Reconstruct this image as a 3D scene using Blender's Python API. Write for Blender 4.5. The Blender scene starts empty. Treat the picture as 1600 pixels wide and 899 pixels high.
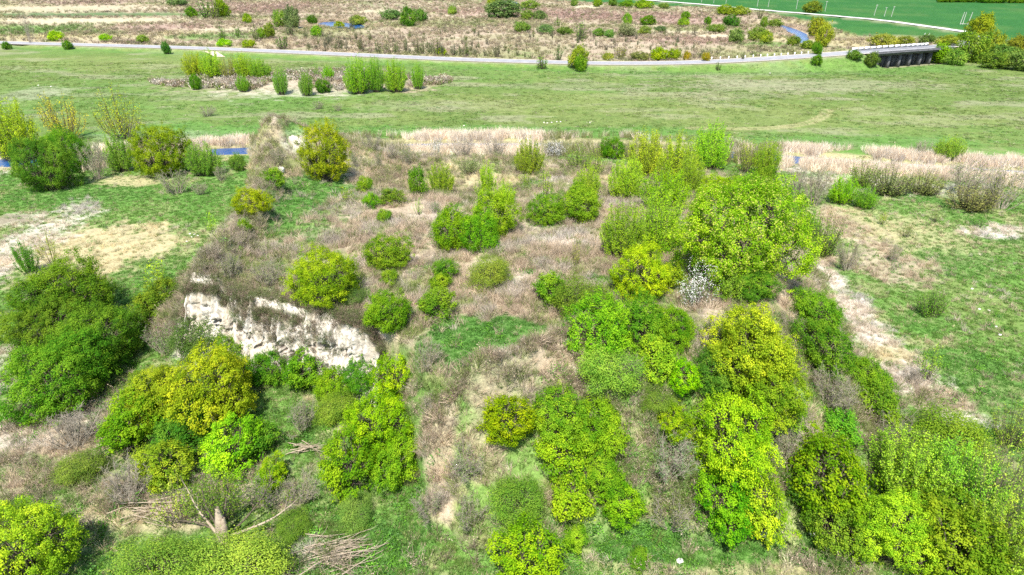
import bpy, math
import numpy as np
from mathutils import Vector

# ------------------------------------------------------------------ camera, sky, sun, exposure
SC = bpy.context.scene
COL = SC.collection
CAM_H = 40.0
PITCH = math.radians(25.7)
FPX = 1080.0                                  # focal length for a frame 1600 wide

cam_data = bpy.data.cameras.new('camera')
cam_data.sensor_width = 36.0
cam_data.lens = 36.0 * FPX / 1600.0
cam_data.clip_start = 0.5
cam_data.clip_end = 9000.0
cam = bpy.data.objects.new('camera', cam_data)
COL.objects.link(cam)
cam.location = (0, 0, CAM_H)
cam.rotation_euler = (math.pi / 2 - PITCH, 0, 0)
SC.camera = cam

SUN_EL, SUN_AZ = math.radians(56), math.radians(188)     # azimuth from +Y clockwise: the sun stands behind the viewer
world = bpy.data.worlds.new('World')
SC.world = world
world.use_nodes = True
wn = world.node_tree.nodes
wn.clear()
sky = wn.new('ShaderNodeTexSky')
sky.sky_type = 'NISHITA'
sky.sun_disc = False
sky.sun_elevation = SUN_EL
sky.sun_rotation = SUN_AZ
sky.altitude = 200
bg = wn.new('ShaderNodeBackground')
bg.inputs['Strength'].default_value = 0.13
wo = wn.new('ShaderNodeOutputWorld')
world.node_tree.links.new(sky.outputs[0], bg.inputs[0])
world.node_tree.links.new(bg.outputs[0], wo.inputs[0])

sl = bpy.data.lights.new('sun', 'SUN')
sl.energy = 4.8
sl.angle = math.radians(0.53)
sl.color = (1.0, 0.95, 0.87)
sun = bpy.data.objects.new('sun', sl)
COL.objects.link(sun)
sdir = Vector((math.sin(SUN_AZ) * math.cos(SUN_EL), math.cos(SUN_AZ) * math.cos(SUN_EL), math.sin(SUN_EL)))
sun.rotation_euler = sdir.to_track_quat('Z', 'Y').to_euler()
sun.location = sdir * 300

SC.view_settings.view_transform = 'Standard'
SC.view_settings.look = 'None'
SC.view_settings.exposure = 1.04
SC.view_settings.gamma = 1.0
SC.view_settings.use_curve_mapping = False
SC.render.filter_size = 1.1
SC.cycles.max_bounces = 5
SC.cycles.diffuse_bounces = 3
SC.cycles.glossy_bounces = 2
SC.cycles.transmission_bounces = 3
SC.cycles.transparent_max_bounces = 4
SC.cycles.use_denoising = False

rng = np.random.default_rng(7)

# ------------------------------------------------------------------ small maths helpers
def hsh(ix, iy, seed):
    h = (ix.astype(np.int64) * 374761393 + iy.astype(np.int64) * 668265263 + seed * 974634777) & 0xffffffff
    h = ((h ^ (h >> 13)) * 1274126177) & 0xffffffff
    h = h ^ (h >> 16)
    return (h & 0xffffff) / float(0xffffff)

def vnoise(x, y, seed=0):
    ix, iy = np.floor(x), np.floor(y)
    fx, fy = x - ix, y - iy
    fx = fx * fx * (3 - 2 * fx); fy = fy * fy * (3 - 2 * fy)
    a = hsh(ix, iy, seed); b = hsh(ix + 1, iy, seed); c = hsh(ix, iy + 1, seed); d = hsh(ix + 1, iy + 1, seed)
    return (a * (1 - fx) + b * fx) * (1 - fy) + (c * (1 - fx) + d * fx) * fy

def fbm(x, y, seed=0, octs=4):
    s = 0; a = 0.5; t = 0
    for o in range(octs):
        s = s + a * vnoise(x * 2 ** o, y * 2 ** o, seed + 17 * o); t += a; a *= 0.55
    return s / t

def sstep(a, b, x):
    t = np.clip((x - a) / (b - a), 0, 1)
    return t * t * (3 - 2 * t)

def seg_dist(x, y, pts, closed=False):
    """distance to a polyline, and the parameter (index + fraction) of the closest point"""
    best = np.full(x.shape, 1e9); par = np.zeros(x.shape)
    n = len(pts)
    for i in range(n if closed else n - 1):
        ax, ay = pts[i][:2]; bx, by = pts[(i + 1) % n][:2]
        dx, dy = bx - ax, by - ay
        L = dx * dx + dy * dy + 1e-12
        t = np.clip(((x - ax) * dx + (y - ay) * dy) / L, 0, 1)
        d = np.hypot(x - ax - t * dx, y - ay - t * dy)
        m = d < best
        best = np.where(m, d, best); par = np.where(m, i + t, par)
    return best, par

def inside(x, y, poly):
    r = np.zeros(x.shape, bool)
    n = len(poly)
    for i in range(n):
        ax, ay = poly[i][:2]; bx, by = poly[(i + 1) % n][:2]
        if ay == by: continue
        c = ((ay > y) != (by > y)) & (x < (bx - ax) * (y - ay) / (by - ay) + ax)
        r ^= c
    return r

def sdist(x, y, poly):
    d, _ = seg_dist(x, y, poly, True)
    return np.where(inside(x, y, poly), d, -d)

CP, SP = math.cos(PITCH), math.sin(PITCH)
def ray(px, py):
    u = (px - 800.0) / FPX; v = (449.5 - py) / FPX
    return u, CP + v * SP, -SP + v * CP
def at(px, py, z=0.0):
    """the point of the level plane z that the survey point (px, py) of the photograph stands on"""
    dx, dy, dz = ray(px, py)
    k = (z - CAM_H) / dz
    return (dx * k, dy * k, z)

# ------------------------------------------------------------------ plan of the place (metres, from surveyed points)
FOOT = [at(*p) for p in [(395, 236), (392, 300), (335, 368), (282, 440), (238, 500), (222, 545), (300, 556), (420, 581), (520, 603),
        (600, 632), (640, 720), (660, 820), (760, 870), (900, 862), (1040, 850), (1200, 835), (1340, 800), (1400, 700), (1370, 600),
        (1320, 500), (1275, 420), (1255, 340), (1190, 285), (1060, 262), (900, 252), (760, 250), (640, 244), (560, 228), (470, 224)]]
TOP = [at(p[0], p[1], 8.0) for p in [(418, 225), (428, 300), (372, 390), (300, 446), (380, 462), (470, 478), (545, 492), (600, 510), (650, 535),
        (668, 590), (760, 600), (880, 575), (1000, 590), (1120, 560), (1190, 480), (1215, 400), (1190, 350), (1080, 318),
        (900, 305), (760, 318), (640, 300), (560, 262), (520, 222)]]
RIVER = [at(*p) for p in [(-700, 262), (-200, 256), (60, 250), (200, 244), (340, 234), (480, 229), (700, 226), (900, 226), (1080, 233), (1200, 243), (1320, 252), (1480, 262), (1700, 276), (2300, 300)]]
# road: surveyed points with their height
ROAD_PX = [(-900, 47, 1.0), (-300, 58, 1.0), (0, 66.5, 1.0), (170, 71, 1.0), (330, 76, 1.2), (520, 84, 1.3), (700, 92, 1.4), (860, 97, 1.5), (950, 98.8, 1.6), (1060, 98, 2.0),
           (1150, 94.5, 2.8), (1240, 89, 3.8), (1330, 82.5, 4.6), (1400, 77.3, 4.8), (1470, 72.5, 4.4), (1512, 66, 3.0), (1536, 59, 1.6), (1530, 53, 1.0), (1500, 48.5, 0.8),
           (1440, 40, .7), (1370, 31, .6), (1280, 23, .6), (1200, 16.5, .6), (1130, 10, .6), (1060, 4, .6), (960, -3, .6), (800, -12, .6)]
def catmull(P, n):
    P = np.array(P, float); out = []
    for i in range(len(P) - 1):
        p0 = P[max(i - 1, 0)]; p1 = P[i]; p2 = P[i + 1]; p3 = P[min(i + 2, len(P) - 1)]
        for k in range(n):
            t = k / n
            out.append(0.5 * ((2 * p1) + (-p0 + p2) * t + (2 * p0 - 5 * p1 + 4 * p2 - p3) * t * t + (-p0 + 3 * p1 - 3 * p2 + p3) * t ** 3))
    out.append(P[-1])
    return np.array(out)
ROAD = catmull([at(*p) for p in ROAD_PX], 5)
BR0, BR1 = 5 * 12 + 1, 5 * 14                   # the bridge's stretch of ROAD (indices)
BRIDGE = ROAD[BR0:BR1 + 1]
PONDS = {
 'reed_pond': [(496, 37), (506, 34.5), (522, 33.5), (540, 35.5), (556, 37.5), (570, 40), (566, 43.5), (548, 44), (528, 42.5), (508, 41)],
 'far_channel': [(788, 1), (800, 1.5), (809, 4), (812, 7), (800, 7.5), (792, 5)],
 'river_bend': [(1222, 39), (1236, 43), (1250, 48), (1260, 53), (1263, 60), (1262, 66), (1250, 66), (1246, 59), (1238, 52), (1226, 46), (1219, 42)],
}
PONDS_W = {k: [at(*p) for p in v] for k, v in PONDS.items()}
ISLAND = at(475, 128); ISLE_R = (55.0, 26.0)
PEAK = at(452, 200, 10.0)

LEDGE = [at(p[0], p[1], 6.5) for p in [(662, 650), (700, 640), (760, 618), (820, 600), (868, 578), (910, 562)]]
RIM = [at(p[0], p[1], 8.5) for p in [(430, 215), (425, 260), (412, 300), (385, 350), (350, 398), (312, 440)]]
def mound(x, y):
    wx = x + (fbm(x * .18, y * .18, 5) - .5) * 4.0
    wy = y + (fbm(x * .18, y * .18, 9) - .5) * 4.0
    clf = np.exp(-(((x + 23) / 18) ** 4 + ((y - 62) / 9) ** 4))
    wx = wx * (1 - clf) + x * clf; wy = wy * (1 - clf) + y * clf
    df = sdist(wx, wy, FOOT); dt = np.maximum(-sdist(wx, wy, TOP), 0)
    t = np.where(df > 0, df / (df + dt + 1e-6), 0)
    t = np.clip(t, 0, 1)
    ht = 7.6 + (fbm(x * .06, y * .06, 3) - .5) * 2.2
    ht = ht - 3.2 * np.exp(-(((x + 8) / 20) ** 2 + ((y - 118) / 16) ** 2))
    h = ht * (t ** .92)
    # terrace on the front slope
    h = h + np.where((t > .05) & (t < .98), (fbm(x * .35, y * .35, 21) - .5) * 1.1, (fbm(x * .3, y * .3, 22) - .5) * .5 * (t > 0))
    dl, _ = seg_dist(x, y, LEDGE)
    h = h + 2.3 * np.exp(-(dl / 1.2) ** 2) * (.5 + fbm(x * .6, y * .6, 33))
    dl, _ = seg_dist(x, y, RIM)
    h = h + 2.3 * np.exp(-(dl / 2.3) ** 2) * (.5 + fbm(x * .3, y * .3, 34))
    h = np.where(df > 0, np.maximum(h, 0), 0)
    pk = np.hypot((x - PEAK[0]) / 9.0, (y - PEAK[1]) / 9.0)
    h = h + 4.6 * np.exp(-pk ** 2 * 1.1) * sstep(-1, 5, df)
    return h, t

def terrain(x, y, full=False):
    x = np.asarray(x, float); y = np.asarray(y, float)
    shp = x.shape; x = x.ravel(); y = y.ravel()
    far = sstep(140, 170, y)
    h = (fbm(x * .05, y * .05, 1) - .5) * .8 * (1 - far) + (fbm(x * .5, y * .5, 2) - .5) * .22 * (1 - .7 * far)
    h = h + (fbm(x * .012, y * .012, 4) - .5) * 1.0 * far
    t = np.zeros(x.shape)
    m = (np.abs(x) < 75) & (y > 30) & (y < 172)
    if m.any():
        hm, tm = mound(x[m], y[m]); h[m] += hm; t[m] = tm
    m = (y > 100) & (y < 190)
    if m.any():
        d, _ = seg_dist(x[m], y[m], RIVER)
        h[m] = h[m] * sstep(1, 9, d) - 1.7 * (1 - sstep(2.4, 5.2, d))
    e = np.hypot((x - ISLAND[0]) / ISLE_R[0], (y - ISLAND[1]) / ISLE_R[1])
    h = h + 1.0 * (1 - sstep(.5, 1.0, e)) * (.4 + 1.1 * fbm(x * .12, y * .12, 31))
    for pw in PONDS_W.values():
        P = np.array(pw)
        m = (x > P[:, 0].min() - 25) & (x < P[:, 0].max() + 25) & (y > P[:, 1].min() - 25) & (y < P[:, 1].max() + 40)
        if m.any():
            d = sdist(x[m], y[m], pw); k = sstep(-9, -3, d)
            h[m] = h[m] * (1 - k) - 1.1 * sstep(-2.5, 1.5, d)
    m = (y > 215) & (y < 900)
    if m.any():
        xs, ys, hs = x[m], y[m], h[m]
        d, p = seg_dist(xs, ys, ROAD)
        rz = np.interp(p, np.arange(len(ROAD)), ROAD[:, 2])
        onb = sstep(BR0 - .8, BR0 + .2, p) * (1 - sstep(BR1 - .2, BR1 + .8, p))
        wdt = 6.4 + 2.2 * rz
        k = (1 - sstep(5.6, wdt, d)) * (1 - onb)
        hs = hs * (1 - k) + (rz - .16) * k
        hs = hs - 1.6 * onb * (1 - sstep(6, 14, d))
        h[m] = hs
    if full:
        return h.reshape(shp), t.reshape(shp)
    return h.reshape(shp)

# height grid for fast look-ups
GX = np.arange(-170, 170.1, .5); GY = np.arange(20, 200.1, .5)
_gx, _gy = np.meshgrid(GX, GY)
HG = terrain(_gx, _gy)
_gx, _gy = np.meshgrid(np.arange(-900, 900.1, 2), np.arange(100, 1200.1, 2))
HF = terrain(_gx, _gy)
def hgt(x, y):
    x = np.asarray(x, float); y = np.asarray(y, float)
    out = np.zeros(x.shape)
    m = (x > -169) & (x < 169) & (y > 21) & (y < 199)
    if m.any():
        fx = (x[m] + 170) / .5; fy = (y[m] - 20) / .5
        ix = fx.astype(int); iy = fy.astype(int); fx -= ix; fy -= iy
        out[m] = (HG[iy, ix] * (1 - fx) + HG[iy, ix + 1] * fx) * (1 - fy) + (HG[iy + 1, ix] * (1 - fx) + HG[iy + 1, ix + 1] * fx) * fy
    f = ~m & (x > -899) & (x < 899) & (y > 101) & (y < 1199)
    if f.any():
        fx = (x[f] + 900) / 2; fy = (y[f] - 100) / 2
        ix = fx.astype(int); iy = fy.astype(int); fx -= ix; fy -= iy
        out[f] = (HF[iy, ix] * (1 - fx) + HF[iy, ix + 1] * fx) * (1 - fy) + (HF[iy + 1, ix] * (1 - fx) + HF[iy + 1, ix + 1] * fx) * fy
    return out

TS = np.geomspace(35, 1600, 1500)
def ground(px, py, dz=0.0):
    """where the line of sight through a surveyed point meets the terrain (raised by dz)"""
    dx, dy, dzr = ray(px, py)
    n = math.sqrt(dx * dx + dy * dy + dzr * dzr)
    dx, dy, dzr = dx / n, dy / n, dzr / n
    zz = CAM_H + dzr * TS
    m = zz < 16 + dz
    ts = TS[m]
    f = CAM_H + dzr * ts - hgt(dx * ts, dy * ts) - dz
    k = np.argmax(f < 0)
    if f[k] >= 0: k = len(f) - 1
    if k > 0:
        a = f[k - 1] / (f[k - 1] - f[k]); t = ts[k - 1] + a * (ts[k] - ts[k - 1])
    else:
        t = ts[0]
    x, y = dx * t, dy * t
    return np.array([x, y, float(hgt(np.array([x]), np.array([y]))[0])]), t

# ------------------------------------------------------------------ mesh helpers
def quads_mesh(name, V, Q, attrs=None, smooth=False):
    V = np.ascontiguousarray(V, np.float32); Q = np.ascontiguousarray(Q, np.int32)
    me = bpy.data.meshes.new(name)
    k = Q.shape[1]
    me.vertices.add(len(V)); me.vertices.foreach_set('co', V.ravel())
    me.loops.add(Q.size); me.loops.foreach_set('vertex_index', Q.ravel())
    me.polygons.add(len(Q))
    me.polygons.foreach_set('loop_start', np.arange(0, Q.size, k, dtype=np.int32))
    if smooth: me.polygons.foreach_set('use_smooth', np.ones(len(Q), bool))
    for an, (ty, arr) in (attrs or {}).items():
        a = me.attributes.new(an, ty, 'POINT')
        a.data.foreach_set('color' if ty == 'FLOAT_COLOR' else 'vector' if ty == 'FLOAT_VECTOR' else 'value', np.ascontiguousarray(arr, np.float32).ravel())
    me.update(calc_edges=True)
    return me

def link(name, data, parent=None, mat=None, loc=None):
    o = bpy.data.objects.new(name, data)
    COL.objects.link(o)
    if parent is not None: o.parent = parent
    if mat is not None and not data.materials: data.materials.append(mat)
    if loc is not None: o.location = loc
    return o

def tag(o, label=None, cat=None, group=None, kind=None):
    if label: o['label'] = label
    if cat: o['category'] = cat
    if group: o['group'] = group
    if kind: o['kind'] = kind
    return o

def nrm(a):
    return a / np.maximum(np.linalg.norm(a, axis=-1, keepdims=True), 1e-9)

def cones(p0, p1, r0, r1, sides=3):
    """straight tapered sticks, many at once -> verts, quads"""
    p0 = np.atleast_2d(p0).astype(float); p1 = np.atleast_2d(p1).astype(float); n = len(p0)
    r0 = np.broadcast_to(np.asarray(r0, float), (n,)); r1 = np.broadcast_to(np.asarray(r1, float), (n,))
    d = nrm(p1 - p0)
    ref = np.where(np.abs(d[:, 2:3]) > .9, np.array([[1., 0, 0]]), np.array([[0, 0, 1.]]))
    u = nrm(np.cross(d, ref)); v = np.cross(d, u)
    a = np.arange(sides) * 2 * math.pi / sides
    ring = u[:, None] * np.cos(a)[None, :, None] + v[:, None] * np.sin(a)[None, :, None]
    V = np.concatenate([p0[:, None] + ring * r0[:, None, None], p1[:, None] + ring * r1[:, None, None]], 1)
    j = np.arange(sides); k = (j + 1) % sides
    q = np.stack([j, k, k + sides, j + sides], 1)
    Q = (np.arange(n) * 2 * sides)[:, None, None] + q[None]
    return V.reshape(-1, 3), Q.reshape(-1, 4)

class MB:
    def __init__(s): s.v = []; s.q = []; s.n = 0
    def add(s, V, Q):
        s.v.append(np.asarray(V, float)); s.q.append(np.asarray(Q) + s.n); s.n += len(V); return s
    def stick(s, p0, p1, r0, r1=None, sides=3): return s.add(*cones(p0, p1, r0, r0 if r1 is None else r1, sides))
    def path(s, P, R, sides=6):
        P = np.array(P, float); n = len(P)
        R = np.broadcast_to(np.asarray(R, float), (n,))
        d = nrm(np.gradient(P, axis=0)); ref = np.array([.31, .95, .1])
        u = nrm(np.cross(d, ref)); v = np.cross(d, u)
        a = np.arange(sides) * 2 * math.pi / sides
        V = P[:, None] + (u[:, None] * np.cos(a)[None, :, None] + v[:, None] * np.sin(a)[None, :, None]) * R[:, None, None]
        q = [[i * sides + j, i * sides + (j + 1) % sides, (i + 1) * sides + (j + 1) % sides, (i + 1) * sides + j] for i in range(n - 1) for j in range(sides)]
        return s.add(V.reshape(-1, 3), np.array(q))
    def box(s, c, sx, sy, sz, rz=0.0):
        c = np.array(c, float); k = np.array([[x, y, z] for z in (-.5, .5) for y in (-.5, .5) for x in (-.5, .5)]) * [sx, sy, sz]
        cs, sn = math.cos(rz), math.sin(rz)
        k = np.stack([k[:, 0] * cs - k[:, 1] * sn, k[:, 0] * sn + k[:, 1] * cs, k[:, 2]], 1) + c
        return s.add(k, np.array([[0, 2, 3, 1], [4, 5, 7, 6], [0, 1, 5, 4], [2, 6, 7, 3], [0, 4, 6, 2], [1, 3, 7, 5]]))
    def mesh(s, name, smooth=False): return quads_mesh(name, np.concatenate(s.v), np.concatenate(s.q), smooth=smooth)

# ------------------------------------------------------------------ materials
def new_mat(name):
    m = bpy.data.materials.new(name); m.use_nodes = True
    nt = m.node_tree; nt.nodes.clear()
    return m, nt, nt.nodes, nt.links
def ND(nt, t, **kw):
    n = nt.nodes.new(t)
    for k, v in kw.items(): setattr(n, k, v)
    return n
def math_node(nt, op, a, b=None, c=None):
    n = ND(nt, 'ShaderNodeMath', operation=op)
    for i, s in enumerate((a, b, c)):
        if s is None: continue
        if isinstance(s, (int, float)): n.inputs[i].default_value = s
        else: nt.links.new(s, n.inputs[i])
    return n.outputs[0]
def maprange(nt, s, a, b, c, d):
    n = ND(nt, 'ShaderNodeMapRange')
    nt.links.new(s, n.inputs[0])
    for i, v in enumerate((a, b, c, d)): n.inputs[i + 1].default_value = v
    return n.outputs[0]
def scale_col(nt, col, fac):
    n = ND(nt, 'ShaderNodeVectorMath', operation='SCALE')
    nt.links.new(col, n.inputs[0])
    if isinstance(fac, (int, float)): n.inputs['Scale'].default_value = fac
    else: nt.links.new(fac, n.inputs['Scale'])
    return n.outputs[0]
def noise(nt, scale, detail=3, rough=.6, vec=None):
    n = ND(nt, 'ShaderNodeTexNoise'); n.inputs['Scale'].default_value = scale
    n.inputs['Detail'].default_value = detail; n.inputs['Roughness'].default_value = rough
    if vec is not None: nt.links.new(vec, n.inputs['Vector'])
    return n
def mixc(nt, f, a, b):
    n = ND(nt, 'ShaderNodeMix', data_type='RGBA')
    if isinstance(f, (int, float)): n.inputs[0].default_value = f
    else: nt.links.new(f, n.inputs[0])
    for s, i in ((a, 6), (b, 7)):
        if isinstance(s, tuple): n.inputs[i].default_value = (*s, 1)
        else: nt.links.new(s, n.inputs[i])
    return n.outputs[2]
def finish_leafy(nt, col, trans=.35, gloss=.06, rough=.5):
    d = ND(nt, 'ShaderNodeBsdfDiffuse'); t = ND(nt, 'ShaderNodeBsdfTranslucent'); g = ND(nt, 'ShaderNodeBsdfGlossy')
    g.inputs['Roughness'].default_value = rough; g.inputs['Color'].default_value = (1, 1, .95, 1)
    nt.links.new(col, d.inputs[0]); nt.links.new(col, t.inputs[0])
    m1 = ND(nt, 'ShaderNodeMixShader'); m1.inputs[0].default_value = trans
    nt.links.new(d.outputs[0], m1.inputs[1]); nt.links.new(t.outputs[0], m1.inputs[2])
    m2 = ND(nt, 'ShaderNodeMixShader'); m2.inputs[0].default_value = gloss
    nt.links.new(m1.outputs[0], m2.inputs[1]); nt.links.new(g.outputs[0], m2.inputs[2])
    o = ND(nt, 'ShaderNodeOutputMaterial'); nt.links.new(m2.outputs[0], o.inputs[0])

def leaf_material():
    m, nt, N, L = new_mat('leaves')
    oi = ND(nt, 'ShaderNodeObjectInfo')
    tint = ND(nt, 'ShaderNodeAttribute', attribute_name='tint').outputs['Fac']
    v = maprange(nt, tint, 0, 1, .66, 1.42)
    hs = ND(nt, 'ShaderNodeHueSaturation')
    L.new(oi.outputs['Color'], hs.inputs['Color'])
    L.new(maprange(nt, tint, 0, 1, .532, .478), hs.inputs['Hue'])
    hs.inputs['Saturation'].default_value = 1.0
    finish_leafy(nt, scale_col(nt, hs.outputs[0], v), .45, .0, .5)
    return m
def petal_material():
    m, nt, N, L = new_mat('petals')
    oi = ND(nt, 'ShaderNodeObjectInfo')
    tint = ND(nt, 'ShaderNodeAttribute', attribute_name='tint').outputs['Fac']
    c = mixc(nt, tint, (.62, .60, .58), (.85, .83, .80))
    mx = ND(nt, 'ShaderNodeMix', data_type='RGBA', blend_type='MULTIPLY'); mx.inputs[0].default_value = 1
    L.new(c, mx.inputs[6]); L.new(oi.outputs['Color'], mx.inputs[7])
    finish_leafy(nt, mx.outputs[2], .3, .0)
    return m
def bark_material(name, c0, c1):
    m, nt, N, L = new_mat(name)
    g = ND(nt, 'ShaderNodeNewGeometry')
    n = noise(nt, 3.5, 4, .7, g.outputs['Position'])
    b = ND(nt, 'ShaderNodeBsdfPrincipled'); b.inputs['Roughness'].default_value = .9
    L.new(mixc(nt, maprange(nt, n.outputs[0], .3, .7, 0, 1), c0, c1), b.inputs['Base Color'])
    bp = ND(nt, 'ShaderNodeBump'); bp.inputs['Strength'].default_value = .5; L.new(n.outputs[0], bp.inputs['Height']); L.new(bp.outputs[0], b.inputs['Normal'])
    o = ND(nt, 'ShaderNodeOutputMaterial'); L.new(b.outputs[0], o.inputs[0])
    return m
def tuft_material():
    m, nt, N, L = new_mat('grass_blades')
    a = ND(nt, 'ShaderNodeAttribute', attribute_name='col', attribute_type='INSTANCER')
    tint = ND(nt, 'ShaderNodeAttribute', attribute_name='tint').outputs['Fac']
    finish_leafy(nt, scale_col(nt, a.outputs['Color'], maprange(nt, tint, 0, 1, .65, 1.35)), .3, .01, .45)
    return m
def plain_material(name, c0, c1, scale=2.0, rough=.85, bump=.3):
    m, nt, N, L = new_mat(name)
    g = ND(nt, 'ShaderNodeNewGeometry')
    n = noise(nt, scale, 5, .65, g.outputs['Position'])
    b = ND(nt, 'ShaderNodeBsdfPrincipled'); b.inputs['Roughness'].default_value = rough
    L.new(mixc(nt, maprange(nt, n.outputs[0], .32, .68, 0, 1), c0, c1), b.inputs['Base Color'])
    bp = ND(nt, 'ShaderNodeBump'); bp.inputs['Strength'].default_value = bump; L.new(n.outputs[0], bp.inputs['Height']); L.new(bp.outputs[0], b.inputs['Normal'])
    o = ND(nt, 'ShaderNodeOutputMaterial'); L.new(b.outputs[0], o.inputs[0])
    return m
def ground_material():
    m, nt, N, L = new_mat('ground_cover')
    a = ND(nt, 'ShaderNodeAttribute', attribute_name='cover')
    g = ND(nt, 'ShaderNodeNewGeometry')
    P = g.outputs['Position']
    mp = ND(nt, 'ShaderNodeMapping'); L.new(P, mp.inputs[0]); mp.inputs['Scale'].default_value = (1, .55, 1)
    n1 = noise(nt, 2.6, 5, .75, P); n2 = noise(nt, .33, 4, .6, P); n3 = noise(nt, 9, 3, .7, P)
    f = math_node(nt, 'MULTIPLY', maprange(nt, n1.outputs[0], .3, .7, .62, 1.38), maprange(nt, n2.outputs[0], .3, .7, .82, 1.18))
    f = math_node(nt, 'MULTIPLY', f, maprange(nt, n3.outputs[0], .3, .7, .75, 1.25))
    col = scale_col(nt, a.outputs['Color'], f)
    # straw flecks in the turf
    fl = maprange(nt, noise(nt, 1.3, 6, .8, P).outputs[0], .56, .68, 0, .38)
    ft = ND(nt, 'ShaderNodeAttribute', attribute_name='fleck').outputs['Fac']
    col = mixc(nt, math_node(nt, 'MULTIPLY', fl, ft), col, (.36, .31, .19))
    b = ND(nt, 'ShaderNodeBsdfPrincipled'); b.inputs['Roughness'].default_value = .95
    b.inputs['Specular IOR Level'].default_value = .15
    L.new(col, b.inputs['Base Color'])
    bp = ND(nt, 'ShaderNodeBump'); bp.inputs['Strength'].default_value = .55; bp.inputs['Distance'].default_value = .25
    L.new(n1.outputs[0], bp.inputs['Height']); L.new(bp.outputs[0], b.inputs['Normal'])
    o = ND(nt, 'ShaderNodeOutputMaterial'); L.new(b.outputs[0], o.inputs[0])
    return m
def chalk_material():
    m, nt, N, L = new_mat('chalk')
    a = ND(nt, 'ShaderNodeAttribute', attribute_name='cover')
    g = ND(nt, 'ShaderNodeNewGeometry'); P = g.outputs['Position']
    n1 = noise(nt, 4, 6, .75, P); n2 = noise(nt, 22, 4, .7, P)
    f = math_node(nt, 'MULTIPLY', maprange(nt, n1.outputs[0], .3, .7, .85, 1.1), maprange(nt, n2.outputs[0], .3, .7, .85, 1.1))
    b = ND(nt, 'ShaderNodeBsdfPrincipled'); b.inputs['Roughness'].default_value = .95
    L.new(scale_col(nt, a.outputs['Color'], f), b.inputs['Base Color'])
    bp = ND(nt, 'ShaderNodeBump'); bp.inputs['Strength'].default_value = .7; bp.inputs['Distance'].default_value = .15
    L.new(n1.outputs[0], bp.inputs['Height']); L.new(bp.outputs[0], b.inputs['Normal'])
    o = ND(nt, 'ShaderNodeOutputMaterial'); L.new(b.outputs[0], o.inputs[0])
    return m
def water_material():
    m, nt, N, L = new_mat('river_water')
    g = ND(nt, 'ShaderNodeNewGeometry')
    n = noise(nt, 1.2, 4, .6, g.outputs['Position'])
    b = ND(nt, 'ShaderNodeBsdfPrincipled'); b.inputs['Base Color'].default_value = (.008, .065, .21, 1)
    b.inputs['Roughness'].default_value = .18
    bp = ND(nt, 'ShaderNodeBump'); bp.inputs['Strength'].default_value = .6; bp.inputs['Distance'].default_value = .4
    L.new(n.outputs[0], bp.inputs['Height']); L.new(bp.outputs[0], b.inputs['Normal'])
    o = ND(nt, 'ShaderNodeOutputMaterial'); L.new(b.outputs[0], o.inputs[0])
    return m

M_LEAF = leaf_material(); M_PETAL = petal_material(); M_TUFT = tuft_material()
M_BARK = bark_material('bark', (.05, .042, .026), (.13, .105, .07))
M_TWIG = bark_material('bare_twigs', (.20, .17, .125), (.34, .30, .235))
M_DEAD = bark_material('dead_wood', (.22, .17, .115), (.42, .35, .26))
M_GROUND = ground_material(); M_CHALK = chalk_material(); M_WATER = water_material()
M_ASPHALT = plain_material('asphalt', (.20, .20, .21), (.30, .30, .31), .5, .9, .1)
M_GRAVEL = plain_material('gravel', (.36, .32, .26), (.52, .47, .40), 1.2, .95, .4)
M_WHITE = plain_material('white_paint', (.72, .72, .70), (.82, .82, .80), 2, .6, .05)
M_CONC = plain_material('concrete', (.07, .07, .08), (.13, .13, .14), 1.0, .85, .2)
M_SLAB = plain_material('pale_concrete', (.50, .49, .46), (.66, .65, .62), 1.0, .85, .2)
M_POLE = plain_material('weathered_pole', (.36, .35, .33), (.48, .46, .43), 1.0, .8, .1)

# ------------------------------------------------------------------ what covers the ground
PAL = {'grass': (.105, .205, .040), 'meadow': (.100, .152, .034), 'lush': (.078, .182, .032), 'straw': (.36, .31, .175), 'pink': (.34, .275, .195),
       'white': (.46, .41, .35), 'chalk': (.53, .485, .41), 'brown': (.27, .195, .15), 'cream': (.42, .37, .25), 'crop': (.021, .100, .017),
       'soil': (.17, .135, .09), 'olive': (.165, .195, .060), 'grey': (.24, .235, .145), 'heath': (.30, .205, .165)}
TYP = list(PAL); TI = {k: i for i, k in enumerate(TYP)}; PALA = np.array([PAL[k] for k in TYP])
CROP = [at(*p) for p in [(815, -8), (870, 1), (950, 5), (1062, 10.5), (1120, 13), (1180, 17), (1240, 29), (1300, 46), (1330, 55), (1420, 62), (1500, 61), (1545, 62),
                         (1640, 70), (1900, 78), (2600, 62), (2600, -45), (500, -48)]]
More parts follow.
